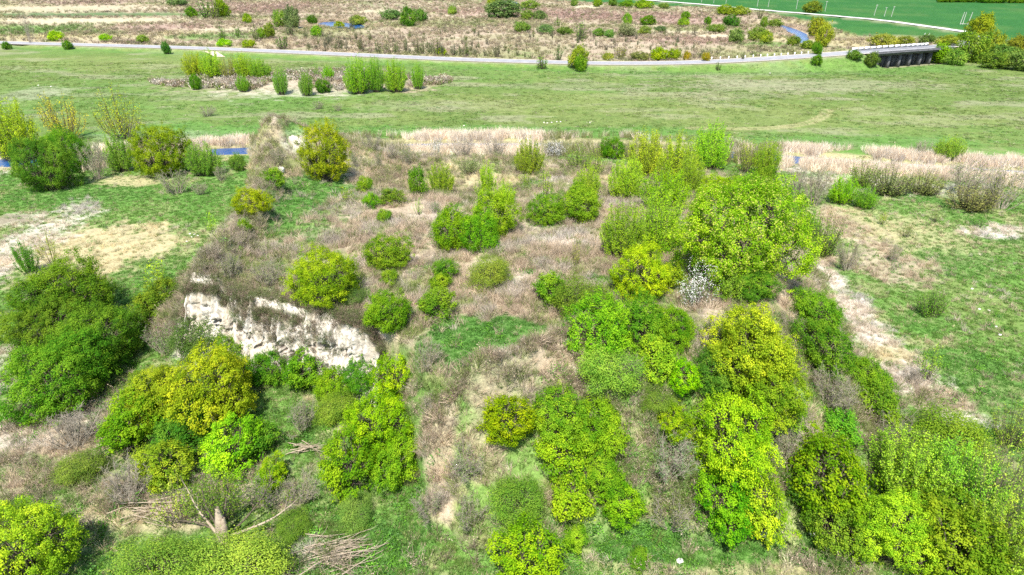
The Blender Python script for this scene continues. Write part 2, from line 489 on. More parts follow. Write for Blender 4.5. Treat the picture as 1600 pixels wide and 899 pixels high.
# (kind, x, y, half width, half depth, strength, height of the place)
PATCH = [
 ('grass', 160, 330, 190, 50, .6), ('lush', 130, 305, 110, 16, .7), ('lush', 330, 300, 60, 30, .5), ('straw', 155, 388, 118, 32, .95), ('white', 25, 258, 50, 20, .8), ('white', 12, 395, 48, 55, .75), ('white', 30, 345, 45, 10, .6),
 ('straw', 205, 283, 48, 7, .8), ('soil', 15, 343, 34, 6, .7), ('lush', 210, 500, 40, 30, .4), ('white', 30, 560, 40, 60, .5), ('grass', 90, 640, 120, 20, .6),
 ('pink', 95, 690, 130, 55, .85), ('white', 55, 672, 70, 22, .6), ('pink', 270, 770, 150, 45, .8), ('grass', 330, 872, 150, 28, .85), ('straw', 200, 812, 90, 18, .5), ('lush', 60, 730, 60, 14, .5),
 ('lush', 605, 862, 70, 40, .75), ('grass', 480, 860, 80, 40, .6), ('white', 480, 870, 40, 25, .4),
 ('lush', 1090, 862, 190, 36, .85), ('straw', 1180, 893, 140, 12, .55), ('lush', 1290, 850, 60, 20, .6), ('straw', 1000, 890, 80, 12, .5), ('lush', 940, 830, 60, 24, .5),
 ('grass', 1480, 420, 160, 120, .55), ('straw', 1420, 372, 100, 34, .55), ('straw', 1330, 350, 50, 26, .6), ('lush', 1480, 412, 80, 18, .6), ('lush', 1540, 610, 90, 60, .65), ('lush', 1440, 500, 50, 14, .5),
 ('pink', 1275, 395, 22, 24, .9), ('white', 1300, 435, 26, 24, .9), ('white', 1335, 485, 34, 28, .95), ('white', 1365, 530, 36, 26, .9), ('straw', 1400, 565, 40, 24, .9), ('white', 1430, 592, 46, 20, .9), ('pink', 1478, 630, 50, 16, .9), ('white', 1510, 655, 40, 12, .7), ('pink', 1385, 412, 62, 28, .8), ('white', 1556, 363, 46, 9, .9),
 ('pink', 1310, 350, 40, 24, .7), ('white', 1350, 285, 90, 14, .7), ('white', 1500, 300, 60, 10, .5), ('lush', 1440, 312, 60, 7, .6), ('olive', 1530, 480, 60, 40, .4),
 ('white', 250, 212, 80, 7, .8), ('straw', 380, 218, 60, 6, .8), ('white', 1250, 262, 40, 8, .7),
 # plain beyond the river
 ('lush', 300, 205, 190, 11, .75), ('lush', 780, 206, 430, 9, .7), ('lush', 1320, 222, 220, 11, .65), ('lush', 120, 150, 190, 22, .28), ('lush', 430, 160, 70, 12, .4), ('grass', 500, 150, 120, 10, .4),
 ('grey', 1250, 134, 210, 9, .55), ('grey', 1080, 150, 150, 7, .35), ('grey', 880, 134, 120, 4, .3), ('grey', 700, 165, 140, 9, .35), ('grey', 1060, 118, 120, 3, .4), ('olive', 240, 100, 300, 9, .4), ('olive', 900, 160, 260, 16, .4), ('olive', 1320, 185, 260, 18, .4),
 ('white', 50, 147, 40, 8, .25), ('grey', 1050, 182, 60, 4, .35), ('grey', 1000, 172, 70, 3, .3),
 ('white', 470, 133, 130, 12, .55), ('pink', 440, 128, 170, 9, .6), ('pink', 640, 135, 40, 8, .7),
 # heath beyond the road
 ('cream', 90, 14, 190, 5, .5), ('brown', 130, 4, 70, 2.2, .8), ('crop', 150, 23, 190, 2.2, .75), ('cream', 110, 33, 150, 3.4, .8), ('grass', 60, 46, 130, 5, .8), ('heath', 240, 44, 90, 4, .8), ('straw', 120, 58, 150, 2, .8),
 ('straw', 290, 53, 45, 4, .8), ('cream', 345, 47, 50, 2, .8), ('grass', 330, 58, 60, 4, .8), ('heath', 400, 12, 100, 7, .8), ('pink', 455, 22, 14, 12, .7), ('cream', 330, 12, 30, 2.5, .6), ('straw', 440, 67, 60, 3, .5),
 ('pink', 640, 28, 170, 5, .5), ('cream', 600, 18, 40, 2.5, .7), ('cream', 740, 24, 50, 1.8, .8), ('heath', 800, 18, 150, 5, .75), ('heath', 960, 26, 190, 6, .85), ('heath', 1080, 34, 90, 5, .8),
 ('cream', 915, 11, 30, 2.2, .9), ('cream', 860, 30, 20, 1.2, .8), ('cream', 1060, 51, 46, 1.6, .9), ('cream', 1120, 57, 44, 2.6, .95), ('cream', 1010, 41, 40, 1.5, .7), ('straw', 1225, 62, 24, 4, .9), ('cream', 1160, 65, 30, 1.6, .7),
 ('heath', 1080, 64, 90, 5, .8), ('pink', 700, 62, 230, 18, .45), ('pink', 950, 72, 160, 10, .45), ('grass', 1215, 70, 60, 3, .6), ('straw', 1230, 35, 50, 4, .8), ('straw', 1320, 67, 50, 5, .8), ('straw', 1380, 60, 70, 3, .6), ('olive', 1180, 80, 90, 6, .4),
 ('straw', 1510, 97, 30, 4, .7), ('olive', 1580, 90, 60, 10, .6),
]
# patches on the mound itself
PATCH_M = [
 ('lush', 712, 545, 66, 60, .95), ('lush', 800, 525, 85, 34, .95), ('lush', 770, 575, 90, 24, .8), ('lush', 800, 615, 100, 16, .55), ('lush', 485, 300, 48, 44, .9), ('lush', 445, 335, 60, 30, .85), ('lush', 510, 310, 20, 30, .4),
 ('pink', 620, 335, 90, 36, .9), ('white', 640, 345, 60, 16, .35), ('pink', 870, 385, 100, 42, 1), ('white', 870, 380, 64, 18, .5), ('white', 780, 430, 40, 14, .4), ('straw', 750, 272, 90, 30, 1), ('straw', 640, 288, 70, 20, .9), ('grass', 780, 262, 60, 12, .45), ('lush', 560, 300, 30, 14, .6), ('pink', 600, 270, 60, 14, .8),
 ('chalk', 460, 222, 15, 9, 1), ('chalk', 546, 216, 13, 9, 1), ('chalk', 897, 580, 7, 9, .9), ('chalk', 700, 645, 14, 8, .6), ('lush', 460, 200, 20, 7, .8), ('lush', 830, 290, 22, 14, .8),
 ('olive', 430, 250, 30, 26, .5), ('grass', 720, 690, 60, 40, .45), ('pink', 680, 730, 40, 60, .8), ('pink', 760, 690, 40, 40, .5), ('olive', 400, 420, 80, 20, .6), ('pink', 560, 375, 60, 24, .7), ('white', 870, 280, 24, 9, .8), ('white', 900, 310, 20, 6, .5),
 ('pink', 860, 535, 60, 30, .8), ('pink', 780, 600, 90, 14, .6), ('olive', 1180, 660, 60, 40, .5), ('pink', 1240, 690, 40, 40, .7), ('lush', 1110, 270, 30, 12, .7), ('white', 1130, 285, 30, 8, .6), ('pink', 670, 840, 30, 50, .7),
]
def ell(p):
    k, px, py, rx, ry, s = p[:6]
    c, t = ground(px, py)
    hz = max(CAM_H - c[2], 5) / t
    return (k, c[0], c[1], rx * t / FPX, ry * t / FPX / hz, s)
PATCH = [ell(p) for p in PATCH]; PATCH_M = [ell(p) for p in PATCH_M]

TRACKS = [catmull([at(*p) for p in t], 6) for t in ([(1080, 200), (1150, 201), (1220, 198), (1262, 191), (1288, 180), (1292, 172)],)]
CLIFF_LINE = [at(p[0], p[1], 7.5) for p in [(275, 452), (340, 456), (430, 468), (520, 484), (598, 504)]]
def cover(x, y):
    """weights of the ground covers at points (n x kinds), and the mound share"""
    n = len(x); W = np.zeros((n, len(TYP)), np.float32)
    h, t = terrain(x, y, True)
    _, par = seg_dist(x, y, ROAD[:90])
    ry = np.interp(par, np.arange(len(ROAD)), ROAD[:, 1])
    beyond = (y > ry) & (y > 230)
    n1 = fbm(x * .09, y * .09, 40); n2 = fbm(x * .35, y * .35, 41); n3 = fbm(x * .02, y * .035, 42); n4 = fbm(x * 1.3, y * 1.3, 43, 3)
    def put(k, w):
        nonlocal W
        w = np.clip(w, 0, 1)[:, None]; W = W * (1 - w); W[:, TI[k]] += w[:, 0]
    put('grass', np.ones(n)); put('straw', sstep(.5, .68, n2) * .45); put('lush', sstep(.52, .66, n1) * .5)
    m = sstep(150, 163, y) * (~beyond)
    put('meadow', m); put('grass', m * sstep(.45, .62, n3) * .3); put('olive', m * sstep(.5, .62, n1) * .35); put('grey', m * sstep(.57, .7, fbm(x * .05, y * .12, 44)) * .55)
    b = beyond.astype(float)
    put('pink', b * .9); put('brown', b * sstep(.42, .56, n1) * .6); put('olive', b * sstep(.5, .62, n3) * .6); put('straw', b * sstep(.58, .7, n2) * .5); put('grass', b * sstep(.6, .7, n1) * .4)
    cr = sdist(x + (n1 - .5) * 5, y + (n1 - .5) * 10, CROP)
    put('crop', sstep(0, 3, cr)); put('olive', (1 - sstep(0, 6, np.abs(cr))) * .5)
    far = sstep(1150, 1250, y); put('olive', far); put('crop', far * sstep(.55, .6, fbm(x * .002, y * .002, 45)))
    mm = sstep(.04, .16, t)
    put('pink', mm); put('olive', mm * sstep(.44, .6, n2) * .75); put('grass', mm * sstep(.54, .68, n1) * .6); put('white', mm * sstep(.58, .72, fbm(x * .5, y * .5, 46)) * .35); put('lush', mm * sstep(.6, .7, fbm(x * .13, y * .13, 47)) * .55); bk = mm * sstep(100, 112, y); put('straw', bk * sstep(.42, .56, n1) * .7); put('olive', bk * sstep(.5, .6, n2) * .6); put('soil', mm * sstep(.6, .7, n4) * .3)
    fs = sstep(.05, .15, t) * (1 - sstep(.85, .98, t)) * (1 - sstep(54, 60, y)); put('olive', fs * .75); put('grass', fs * sstep(.44, .56, n2) * .75)
    wob = (n2 - .5) * 1.3 + (n4 - .5) * .7
    for P, w0 in ((PATCH, 1 - mm), (PATCH_M, mm)):
        for k, cx, cy, rx, ry_, s in P:
            q = np.hypot((x - cx) / rx, (y - cy) / ry_)
            sel = q < 1.9
            if not sel.any(): continue
            w = np.zeros(n); w[sel] = (1 - sstep(.65, 1.15, q[sel] + wob[sel])) * s
            put(k, w * w0)
    d, p = seg_dist(x, y, ROAD)
    rz = np.interp(p, np.arange(len(ROAD)), ROAD[:, 2])
    put('lush', (1 - sstep(8 + 3 * rz, 14 + 4 * rz, d + (n1 - .5) * 8)) * (~beyond) * .5); put('olive', (1 - sstep(6, 12, d + (n1 - .5) * 8)) * sstep(.45, .6, n2) * .6); put('grey', (1 - sstep(5.5, 7.5, d + (n2 - .5) * 3)) * .8)
    dk, _ = seg_dist(x, y + .9, CLIFF_LINE); put('chalk', (1 - sstep(.9, 1.8, dk)) * .9)
    put('lush', W[:, TI['crop']] * sstep(.45, .65, fbm(x * .012, y * .07, 48)) * .22); put('olive', W[:, TI['crop']] * sstep(.55, .7, fbm(x * .05, y * .02, 49)) * .15)
    for tr in TRACKS:
        dk, _ = seg_dist(x, y, tr); put('olive', (1 - sstep(.3, 1.1, np.abs(dk - .9) + (n2 - .5))) * .6); put('straw', (1 - sstep(.2, .9, np.abs(dk - .9) + (n2 - .5))) * .5)
    dr, _ = seg_dist(x, y, RIVER)
    put('soil', (1 - sstep(3.5, 5.0, dr)) * (y < 230)); put('straw', (1 - sstep(5, 8, dr)) * sstep(3.5, 5, dr) * (y < 230) * .8)
    return W, h, t

# ------------------------------------------------------------------ ground
def build_ground():
    th = np.radians(np.concatenate([np.linspace(-50, 50, 430), np.linspace(50, 310, 70)[1:-1]]))
    rr = np.concatenate([np.linspace(1, 24, 8)[:-1], np.geomspace(24, 420, 700), np.geomspace(420, 8000, 90)[1:]])
    T, R = np.meshgrid(th, rr)
    x = (np.sin(T) * R).ravel(); y = (np.cos(T) * R).ravel()
    W, h, t = cover(x, y)
    col = W @ PALA
    nc, nr = len(th), len(rr)
    i = np.arange(nr - 1)[:, None]; j = np.arange(nc)[None]; k = (j + 1) % nc
    Q = np.stack([i * nc + j, (i + 1) * nc + j, (i + 1) * nc + k, i * nc + k], -1).reshape(-1, 4)
    fleck = np.clip(1 - W[:, TI['crop']] * 1.2 - W[:, TI['chalk']] - W[:, TI['soil']], 0, 1)
    rgba = np.concatenate([col, np.ones((len(col), 1))], 1)
    me = quads_mesh('ground', np.stack([x, y, h], 1), Q[:, ::-1], {'cover': ('FLOAT_COLOR', rgba), 'fleck': ('FLOAT', fleck)}, True)
    o = link('ground', me, mat=M_GROUND)
    tag(o, 'rolling ground of grass, dry straw and heath with a chalk hill', kind='structure')
build_ground()

# ------------------------------------------------------------------ chalk cliff in the hill's flank
def build_cliff(name, label, top_px, zt, drop, lean, seed, res=.11, fr=1.0, lev=None):
    top = np.array([ground(px, py)[0] if lev is None else at(px, py, lev) for px, py in top_px])
    top = catmull(top, 8)
    seg = np.r_[0, np.cumsum(np.linalg.norm(np.diff(top[:, :2], axis=0), axis=1))]
    L = seg[-1]; ns = int(L / res); nv = int(drop / res)
    s = np.linspace(0, L, ns); v = np.linspace(0, 1, nv)
    cx = np.interp(s, seg, top[:, 0]); cy = np.interp(s, seg, top[:, 1]); cz = np.interp(s, seg, top[:, 2])
    tx = np.gradient(cx); ty = np.gradient(cy); l = np.hypot(tx, ty); nx, ny = ty / l, -tx / l
    S, Vv = np.meshgrid(s, v)
    z0 = cz[None] + zt + (fbm(S * .5, S * 0, seed) - .5) * 1.2
    Z = z0 - Vv * drop
    butt = (fbm(S * .35 + Z * .05, Z * .10, seed + 1) - .5) * 2.6 * fr          # buttresses
    ribs = np.abs(fbm(S * 1.5, Z * .16, seed + 2) - .5) * 3.0 * fr              # runnels
    blk = (np.floor(fbm(S * 1.2, Z * 1.6, seed + 3, 3) * 8) / 8 - .5) * .5     # broken blocks
    led = .55 * sstep(.42, .5, Vv + (fbm(S * .5, Z * .0, seed + 4) - .5) * .25)  # ledge under the cracked band
    fine = (fbm(S * 4, Z * 2.2, seed + 5) - .5) * .5
    # stand just clear of the steep bank behind
    ks = np.arange(0, 6.0, .12); cs = np.arange(0, ns, 5)
    HH = terrain(cx[cs][:, None] + nx[cs][:, None] * ks[None] , cy[cs][:, None] + ny[cs][:, None] * ks[None])
    HH = np.minimum.accumulate(HH, axis=1)
    zs = np.linspace(-2, 14, 65)
    first = np.stack([np.argmax(np.concatenate([HH < zz, np.ones((len(cs), 1), bool)], 1), 1) * .12 for zz in zs], 1)
    first = np.minimum(first, 3.0)
    zt_ = HH[:, :1] - .8
    vz = np.clip((zt_ - zs[None]) / (drop * .8), 0, 1)
    c0 = np.array([np.interp(a_, zs, f_) for a_, f_ in zip(zt_[:, 0], first)]); c1 = np.array([np.interp(1.2, zs, f_) for f_ in first])
    lin = c0[:, None] + (c1 - c0)[:, None] * vz
    exc = np.where((zs[None] < zt_) & (zs[None] > .5), first - lin, 0).max(1); exc = np.clip(exc, 0, 1.2)
    for _ in range(10):
        for q_ in (c0, c1, exc): q_[1:-1] = (q_[:-2] + 2 * q_[1:-1] + q_[2:]) / 4
    f0 = np.linspace(0, 1, len(cs)); sn = s / L
    clear = np.interp(sn, f0, c0)[None] * (1 - Vv) + np.interp(sn, f0, c1)[None] * Vv + np.interp(sn, f0, exc)[None] * sstep(0, .12, Vv)
    out = .35 * fr + clear + .15 * lean * Vv + .6 * butt * sstep(0, .15, Vv) + ribs + .6 * blk * sstep(0, .1, Vv) + .6 * led + fine - .3
    band = np.exp(-((Vv - .42 - (fbm(S * .5, Z * .0, seed + 4) - .5) * .25) / .05) ** 2)
    taper = sstep(0, .12, S / L) * (1 - .5 * sstep(.93, 1, S / L)); Z = Z - (1 - taper) * (1 - Vv) * 3.5 - (1 - Vv) * sstep(.5, .66, fbm(S * .4, S * 0, seed + 20)) * 1.5
    crack = band * sstep(.46, .56, fbm(S * 2.2, Z * 3.0, seed + 6)) * .75 + sstep(.64, .70, fbm(S * 1.7, Z * 1.4, seed + 11)) * .15
    out = out - crack
    X = cx[None] + nx[None] * out; Y = cy[None] + ny[None] * out
    c = np.array(PAL['chalk']) * np.ones((nv, ns, 3))
    st = sstep(.54, .74, fbm(S * 1.3, Z * .22, seed + 7))[..., None] * .6           # earthy streaks washed down
    c = c * (1 - st) + np.array((.40, .33, .23)) * st
    st = (sstep(.13, .0, Vv + (fbm(S * 1.2, Z * .4, seed + 8) - .5) * .5) * .75)[..., None]
    c = c * (1 - st) + np.array((.22, .19, .12)) * st
    st = (np.clip(crack * 2.0, 0, 1) * .8)[..., None]
    c = c * (1 - st) + np.array((.20, .16, .13)) * st
    i = np.arange(nv - 1)[:, None]; j = np.arange(ns - 1)[None]
    Q = np.stack([i * ns + j, (i + 1) * ns + j, (i + 1) * ns + j + 1, i * ns + j + 1], -1).reshape(-1, 4)
    rgba = np.concatenate([c.reshape(-1, 3), np.ones((nv * ns, 1))], 1)
    me = quads_mesh(name, np.stack([X, Y, Z], -1).reshape(-1, 3), Q, {'cover': ('FLOAT_COLOR', rgba)}, False)
    o = link(name, me, mat=M_CHALK)
    tag(o, label, kind='structure')
    return np.stack([X, Y, Z], -1)
CLIFF = build_cliff('chalk_cliff', 'white chalk cliff with cracked band cut into the hill flank',
    [(262, 444), (300, 440), (340, 446), (385, 450), (430, 456), (475, 463), (520, 470), (560, 477), (598, 490), (625, 510)], .1, 9.0, 1.5, 60, lev=8.0)
build_cliff('chalk_scar', 'small white chalk scar below the hill peak', [(440, 214), (455, 212), (468, 209), (480, 207)], .1, 3.0, 1.6, 80, .16, .5)
build_cliff('chalk_scar', 'small white chalk scar on the far side of the golden tree', [(536, 208), (546, 206), (556, 208), (566, 214)], .1, 3.0, 1.8, 90, .16, .5)

# ------------------------------------------------------------------ water
def strip(P, w, z=None):
    P = np.array(P, float); d = np.gradient(P[:, :2], axis=0); d = nrm(d); n = np.stack([-d[:, 1], d[:, 0]], 1)
    a = P.copy(); b = P.copy(); a[:, :2] += n * w; b[:, :2] -= n * w
    if z is not None: a[:, 2] = b[:, 2] = z
    k = len(P); V = np.concatenate([a, b]); i = np.arange(k - 1)
    return V, np.stack([i, i + k, i + k + 1, i + 1], 1)
V, Q = strip(catmull(RIVER, 6), 5.2, -.75)
tag(link('river', quads_mesh('river', V, Q), mat=M_WATER), 'narrow blue river running behind the chalk hill', kind='structure')
def sheet(name, poly, z, mat, label):
    me = bpy.data.meshes.new(name); me.from_pydata([(p[0], p[1], z) for p in poly], [], [list(range(len(poly)))]); me.update()
    o = link(name, me, mat=mat)
    if o.data.polygons[0].normal.z < 0: o.data.flip_normals()
    return tag(o, label, kind='structure')
def grow(poly, f=1.04):
    c = np.mean(np.array(poly), 0); return [tuple(c + (np.array(p) - c) * f) for p in poly]
sheet('pond', grow(PONDS_W['reed_pond']), -.25, M_WATER, 'small blue pond among tan reeds on the heath')
sheet('pond', grow(PONDS_W['far_channel']), -.25, M_WATER, 'tiny far blue pool at the top edge of the heath')
sheet('river_bend', grow(PONDS_W['river_bend']), -.25, M_WATER, 'bright blue river bend beside the green field')

# ------------------------------------------------------------------ road, bridge
def road_strip(name, P, w, dz, mat, label):
    P = np.array(P); P = np.stack([P[:, 0], P[:, 1], P[:, 2] + dz], 1)
    V, Q = strip(P, w)
    me = quads_mesh(name, V, Q); o = link(name, me, mat=mat)
    return tag(o, label, kind='structure')
main = catmull(ROAD, 3)
e1 = BR0 * 3; e2 = BR1 * 3
k2 = 5 * 17 * 3
road_strip('road_shoulder', main[:e1 + 1], 5.1, .02, M_GRAVEL, 'pale gravel shoulder along the country road')
road_strip('road_shoulder', main[e2:k2], 5.1, .02, M_GRAVEL, 'pale gravel shoulder beyond the bridge')
road_strip('road', main[:e1 + 1], 3.9, .05, M_ASPHALT, 'grey country road crossing the plain on a low bank')
road_strip('road', main[e2:k2], 3.9, .05, M_ASPHALT, 'grey road stretch between the bridge and the bend')
road_strip('gravel_road', main[k2 - 1:], 3.0, .05, M_SLAB, 'pale road running along the bright green field')

# roadside apron of pale sand
a0 = at(322, 77.5, 1.2); a1 = at(345, 87, .1)
mb = MB(); pts = [at(312, 77, 1.15), at(334, 78, 1.15), at(352, 88, .25), at(336, 88, .25)]
me = bpy.data.meshes.new('sandy_ramp'); me.from_pydata([(p[0], p[1], float(hgt(np.array([p[0]]), np.array([p[1]]))[0]) + .12) for p in pts], [], [(0, 1, 2, 3)]); me.update()
o = link('path', me, mat=plain_material('sand', (.42, .33, .24), (.55, .45, .34), .6))
tag(o, 'tan dirt ramp joining the road bank', kind='structure')

def build_bridge():
    root = link('bridge', None, loc=tuple(BRIDGE[len(BRIDGE) // 2]))
    tag(root, 'low road bridge with dark piers and white parapet', 'bridge')
    org = np.array(root.location)
    P = catmull(BRIDGE, 4); d = nrm(np.gradient(P[:, :2], axis=0)); n = np.stack([-d[:, 1], d[:, 0]], 1)
    def slab(w0, w1, z0, z1):
        A = [np.concatenate([P[:, :2] + n * w, P[:, 2:3] + z], 1) - org for w, z in ((w0, z0), (w1, z0), (w1, z1), (w0, z1))]
        k = len(P); V = np.concatenate(A); i = np.arange(k - 1); q = []
        for s in range(4):
            t = (s + 1) % 4; q.append(np.stack([s * k + i, s * k + i + 1, t * k + i + 1, t * k + i], 1))
        q.append(np.array([[0, k, 2 * k, 3 * k], [k - 1, 4 * k - 1, 3 * k - 1, 2 * k - 1]]))
        return V, np.concatenate(q)
    def part(name, parts, mat, parent=root):
        m = MB()
        for V, Q in parts: m.add(V, Q)
        return link(name, m.mesh(name), parent=parent, mat=mat)
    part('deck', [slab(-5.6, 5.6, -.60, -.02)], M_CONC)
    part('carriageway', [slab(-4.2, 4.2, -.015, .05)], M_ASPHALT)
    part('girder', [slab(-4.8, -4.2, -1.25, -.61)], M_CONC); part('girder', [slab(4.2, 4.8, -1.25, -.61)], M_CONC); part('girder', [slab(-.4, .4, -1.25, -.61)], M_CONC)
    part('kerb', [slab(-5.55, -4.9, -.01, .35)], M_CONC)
    seg = np.r_[0, np.cumsum(np.linalg.norm(np.diff(P[:, :2], axis=0), axis=1))]
    def pt(s): return np.array([np.interp(s, seg, P[:, i]) for i in range(3)]), np.array([np.interp(s, seg, n[:, i]) for i in range(2)])
    L = seg[-1]
    # white parapet blocks on the far side, dark rail posts on the near one
    kk = int(L / 3.4)
    for i in range(kk):
        c, nn = pt((i + .5) * L / kk); rz = math.atan2(-nn[0], nn[1])
        m = MB(); m.box((0, 0, 0), 2.7, .3, 1.0)
        if i == 0: blk = m.mesh('parapet_block')
        o = link('parapet_block', blk, parent=root, mat=M_WHITE)
        o.location = tuple(np.array([c[0] + nn[0] * 5.2, c[1] + nn[1] * 5.2, c[2] + .52]) - org); o.rotation_euler = (0, 0, rz)
    rail = [slab(-5.5, -5.4, 0.85, .97)]
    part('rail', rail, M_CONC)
    # piers: rows of three columns under a cap
    for i in range(1, 8):
        c, nn = pt(i * L / 8); rz = math.atan2(-nn[0], nn[1])
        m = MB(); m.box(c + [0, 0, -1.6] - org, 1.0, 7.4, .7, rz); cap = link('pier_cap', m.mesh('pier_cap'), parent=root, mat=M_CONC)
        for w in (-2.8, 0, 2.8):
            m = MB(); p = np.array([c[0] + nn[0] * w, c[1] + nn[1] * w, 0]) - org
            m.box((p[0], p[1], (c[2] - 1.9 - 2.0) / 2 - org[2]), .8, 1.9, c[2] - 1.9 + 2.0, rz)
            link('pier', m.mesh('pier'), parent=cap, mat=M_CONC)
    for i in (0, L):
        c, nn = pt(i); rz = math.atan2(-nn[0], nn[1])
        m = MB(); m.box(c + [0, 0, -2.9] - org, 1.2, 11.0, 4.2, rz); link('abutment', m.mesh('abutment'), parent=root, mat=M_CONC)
build_bridge()

# white bollards on the far shoulder on the way up to the bridge
m = MB(); m.box((0, 0, .45), .34, .34, .9); m.box((0, 0, .95), .28, .28, .1); BOL = m.mesh('bollard'); BOL.materials.append(M_WHITE)
P = main; d = nrm(np.gradient(P[:, :2], axis=0)); n = np.stack([-d[:, 1], d[:, 0]], 1)
ORD = 'first second third fourth fifth sixth seventh eighth ninth tenth eleventh twelfth thirteenth fourteenth fifteenth sixteenth'.split()
bs = [(1117, 92), (1131, 91.3), (1144.5, 90.6), (1158, 90), (1171, 89.3), (1184, 88.6), (1196, 88), (1207, 87.3), (1218.5, 86.6), (1229.5, 86), (1240.5, 85.3), (1251.5, 84.5), (1262.5, 83.6), (1273.5, 82.8), (1284, 82.2), (1296, 81.5)]
for px, py in bs:
    px_road = np.array([p[0] for p in ROAD_PX[:14]]); z = np.interp(px, px_road, [p[2] for p in ROAD_PX[:14]])
    q = np.array(at(px, np.interp(px, px_road, [p[1] for p in ROAD_PX[:14]]), z))
    i = np.argmin(np.hypot(P[:e1, 0] - q[0], P[:e1, 1] - q[1]))
    o = link('roadside_bollard', BOL, loc=(q[0] + n[i, 0] * 4.6, q[1] + n[i, 1] * 4.6, z + .02))
    tag(o, ORD[len(bs) - 1 - bs.index((px, py))] + ' small white roadside bollard counting back from the bridge parapet', 'bollard', 'white bollards before the bridge')

# pale concrete chute below the bridge end
c, t = ground(1356, 101)
root = link('drainage_apron', None, loc=tuple(c)); tag(root, 'pale concrete slab chute on the bank below the bridge end', 'slab')
p0 = np.array(at(1342, 96, 1.6)); p1 = np.array(at(1368, 105.5, .1)); dd = p1 - p0; hd = np.array([-dd[1], dd[0], 0]); hd = hd / np.linalg.norm(hd)
for i in range(4):
    a = p0 + dd * (i / 4 + .01); b = p0 + dd * ((i + 1) / 4 - .01)
    V = np.array([a + hd * 1.5, a - hd * 1.5, b - hd * 1.5, b + hd * 1.5]); V[:, 2] = hgt(V[:, 0], V[:, 1]) + .18
    V2 = V.copy(); V2[:, 2] -= .5
    me = quads_mesh('slab', np.concatenate([V, V2]) - c, np.array([[0, 1, 2, 3], [4, 7, 6, 5], [0, 4, 5, 1], [1, 5, 6, 2], [2, 6, 7, 3], [3, 7, 4, 0]]))
    link('slab', me, parent=root, mat=M_SLAB)

# utility poles along the far road
def pole(px, py, top, label, group=None, lean=0.0):
    g, t = ground(px, py); H = (py - top) * t / FPX * 1.02
    root = link('utility_pole', None, loc=tuple(g)); tag(root, label, 'pole', group)
    m = MB(); m.path([[0, 0, -.3], [lean * .5, 0, H * .5], [lean, 0, H]], [.17, .15, .12], 7); link('shaft', m.mesh('shaft'), parent=root, mat=M_POLE)
    m = MB(); m.box((lean, 0, H * .94), 1.7, .14, .14); m.stick([[lean - .7, 0, H * .94], [lean, 0, H * .94], [lean + .7, 0, H * .94]], [[lean - .7, 0, H * .98], [lean, 0, H * 1.02], [lean + .7, 0, H * .98]], .06, .05, 5)
    link('crossarm', m.mesh('crossarm'), parent=root, mat=M_POLE)
for pi, (px, py, tp) in enumerate(((1096, 4, -6), (1115, 5, -5), (1134, 6, -4.5), (1183, 10.5, 1.5), (1200, 11.5, 0.5), (1244, 14.5, 3.5), (1289, 18, 5.5))):
    pole(px, py, tp, ORD[pi] + ' slender pale pole along the far field road counting from its top edge end', 'poles along the far road', .25)
pole(1365.5, 24.5, 11.5, 'thick pale pole standing tallest between the round olive tree and the golden tree', lean=.9)
pole(1381.5, 26, 15, 'short thin pole in the middle of three in the green field', lean=.5)
pole(1392.5, 26.3, 14, 'thin pole nearest the golden tree of three in the green field', lean=.8)
def frame(px0, px1, py, top):
    a, t = ground(px0, py); b, _ = ground(px1, py); H = (py - top) * t / FPX
    root = link('pole_frame', None, loc=tuple(a)); tag(root, 'twin legged pale pole frame in the green field beside the golden tree', 'pole frame')
    D = b - a
    for q, ln in ((D * 0, .9), (D * .33, .5), (D, 1.2)):
        m = MB(); m.path([q + [0, 0, -.2], q + [ln, 0, H]], [.2, .15], 6); link('leg', m.mesh('leg'), parent=root, mat=M_POLE)
    m = MB(); m.stick([[0, 0, .35]], [D + [0, 0, .35]], .16, .16, 6); link('beam', m.mesh('beam'), parent=root, mat=M_POLE)
frame(1500, 1512, 38.5, 24)
for px, lb in ((1443, 'small white leaning post in the field farther from the bridge bushes'), (1450, 'small white leaning post in the field nearer to the bridge bushes')):
    g, t = ground(px, 57.5)
    m = MB(); m.path([[0, 0, -.1], [.3, 0, .9], [.5, 0, 1.7]], [.16, .15, .12], 6); m.box((.5, 0, 1.72), .3, .3, .1)
    tag(link('field_post', m.mesh('field_post'), mat=M_WHITE, loc=tuple(g)), lb, 'post')

# ------------------------------------------------------------------ grass, reeds and brush (uncountable: scattered clumps)
def blades(seed, n, h, spread, lean, w, bend=.35, wind=(0, 0)):
    r = np.random.default_rng(seed)
    p = np.zeros((n, 3)); a = r.uniform(0, 6.283, n); q = np.sqrt(r.uniform(0, 1, n)) * spread
    p[:, 0] = np.cos(a) * q; p[:, 1] = np.sin(a) * q; p[:, 2] = -.05
    L = h * r.uniform(.55, 1.1, n); a2 = a + r.normal(0, .8, n); ln = np.abs(r.normal(lean, .2, n))
    d = np.stack([np.cos(a2) * ln + wind[0], np.sin(a2) * ln + wind[1], np.ones(n)], 1); d = nrm(d)
    mid = p + d * (L * .55)[:, None]
    d2 = nrm(d + np.stack([np.cos(a2), np.sin(a2), -np.ones(n) * .4], 1) * bend)
    tip = mid + d2 * (L * .5)[:, None]
    s = nrm(np.cross(d, r.normal(0, 1, (n, 3)))) * (w * r.uniform(.7, 1.3, n) / 2)[:, None]
    V = np.stack([p - s, p + s, mid + s * .8, mid - s * .8, tip + s * .15, tip - s * .15], 1).reshape(-1, 3)
    b = np.arange(n)[:, None] * 6
    Q = np.concatenate([b + [0, 1, 2, 3], b + [3, 2, 4, 5]])
    t = np.repeat(r.uniform(0, 1, n), 6)
    return quads_mesh('clump', V, Q, {'tint': ('FLOAT', t)})
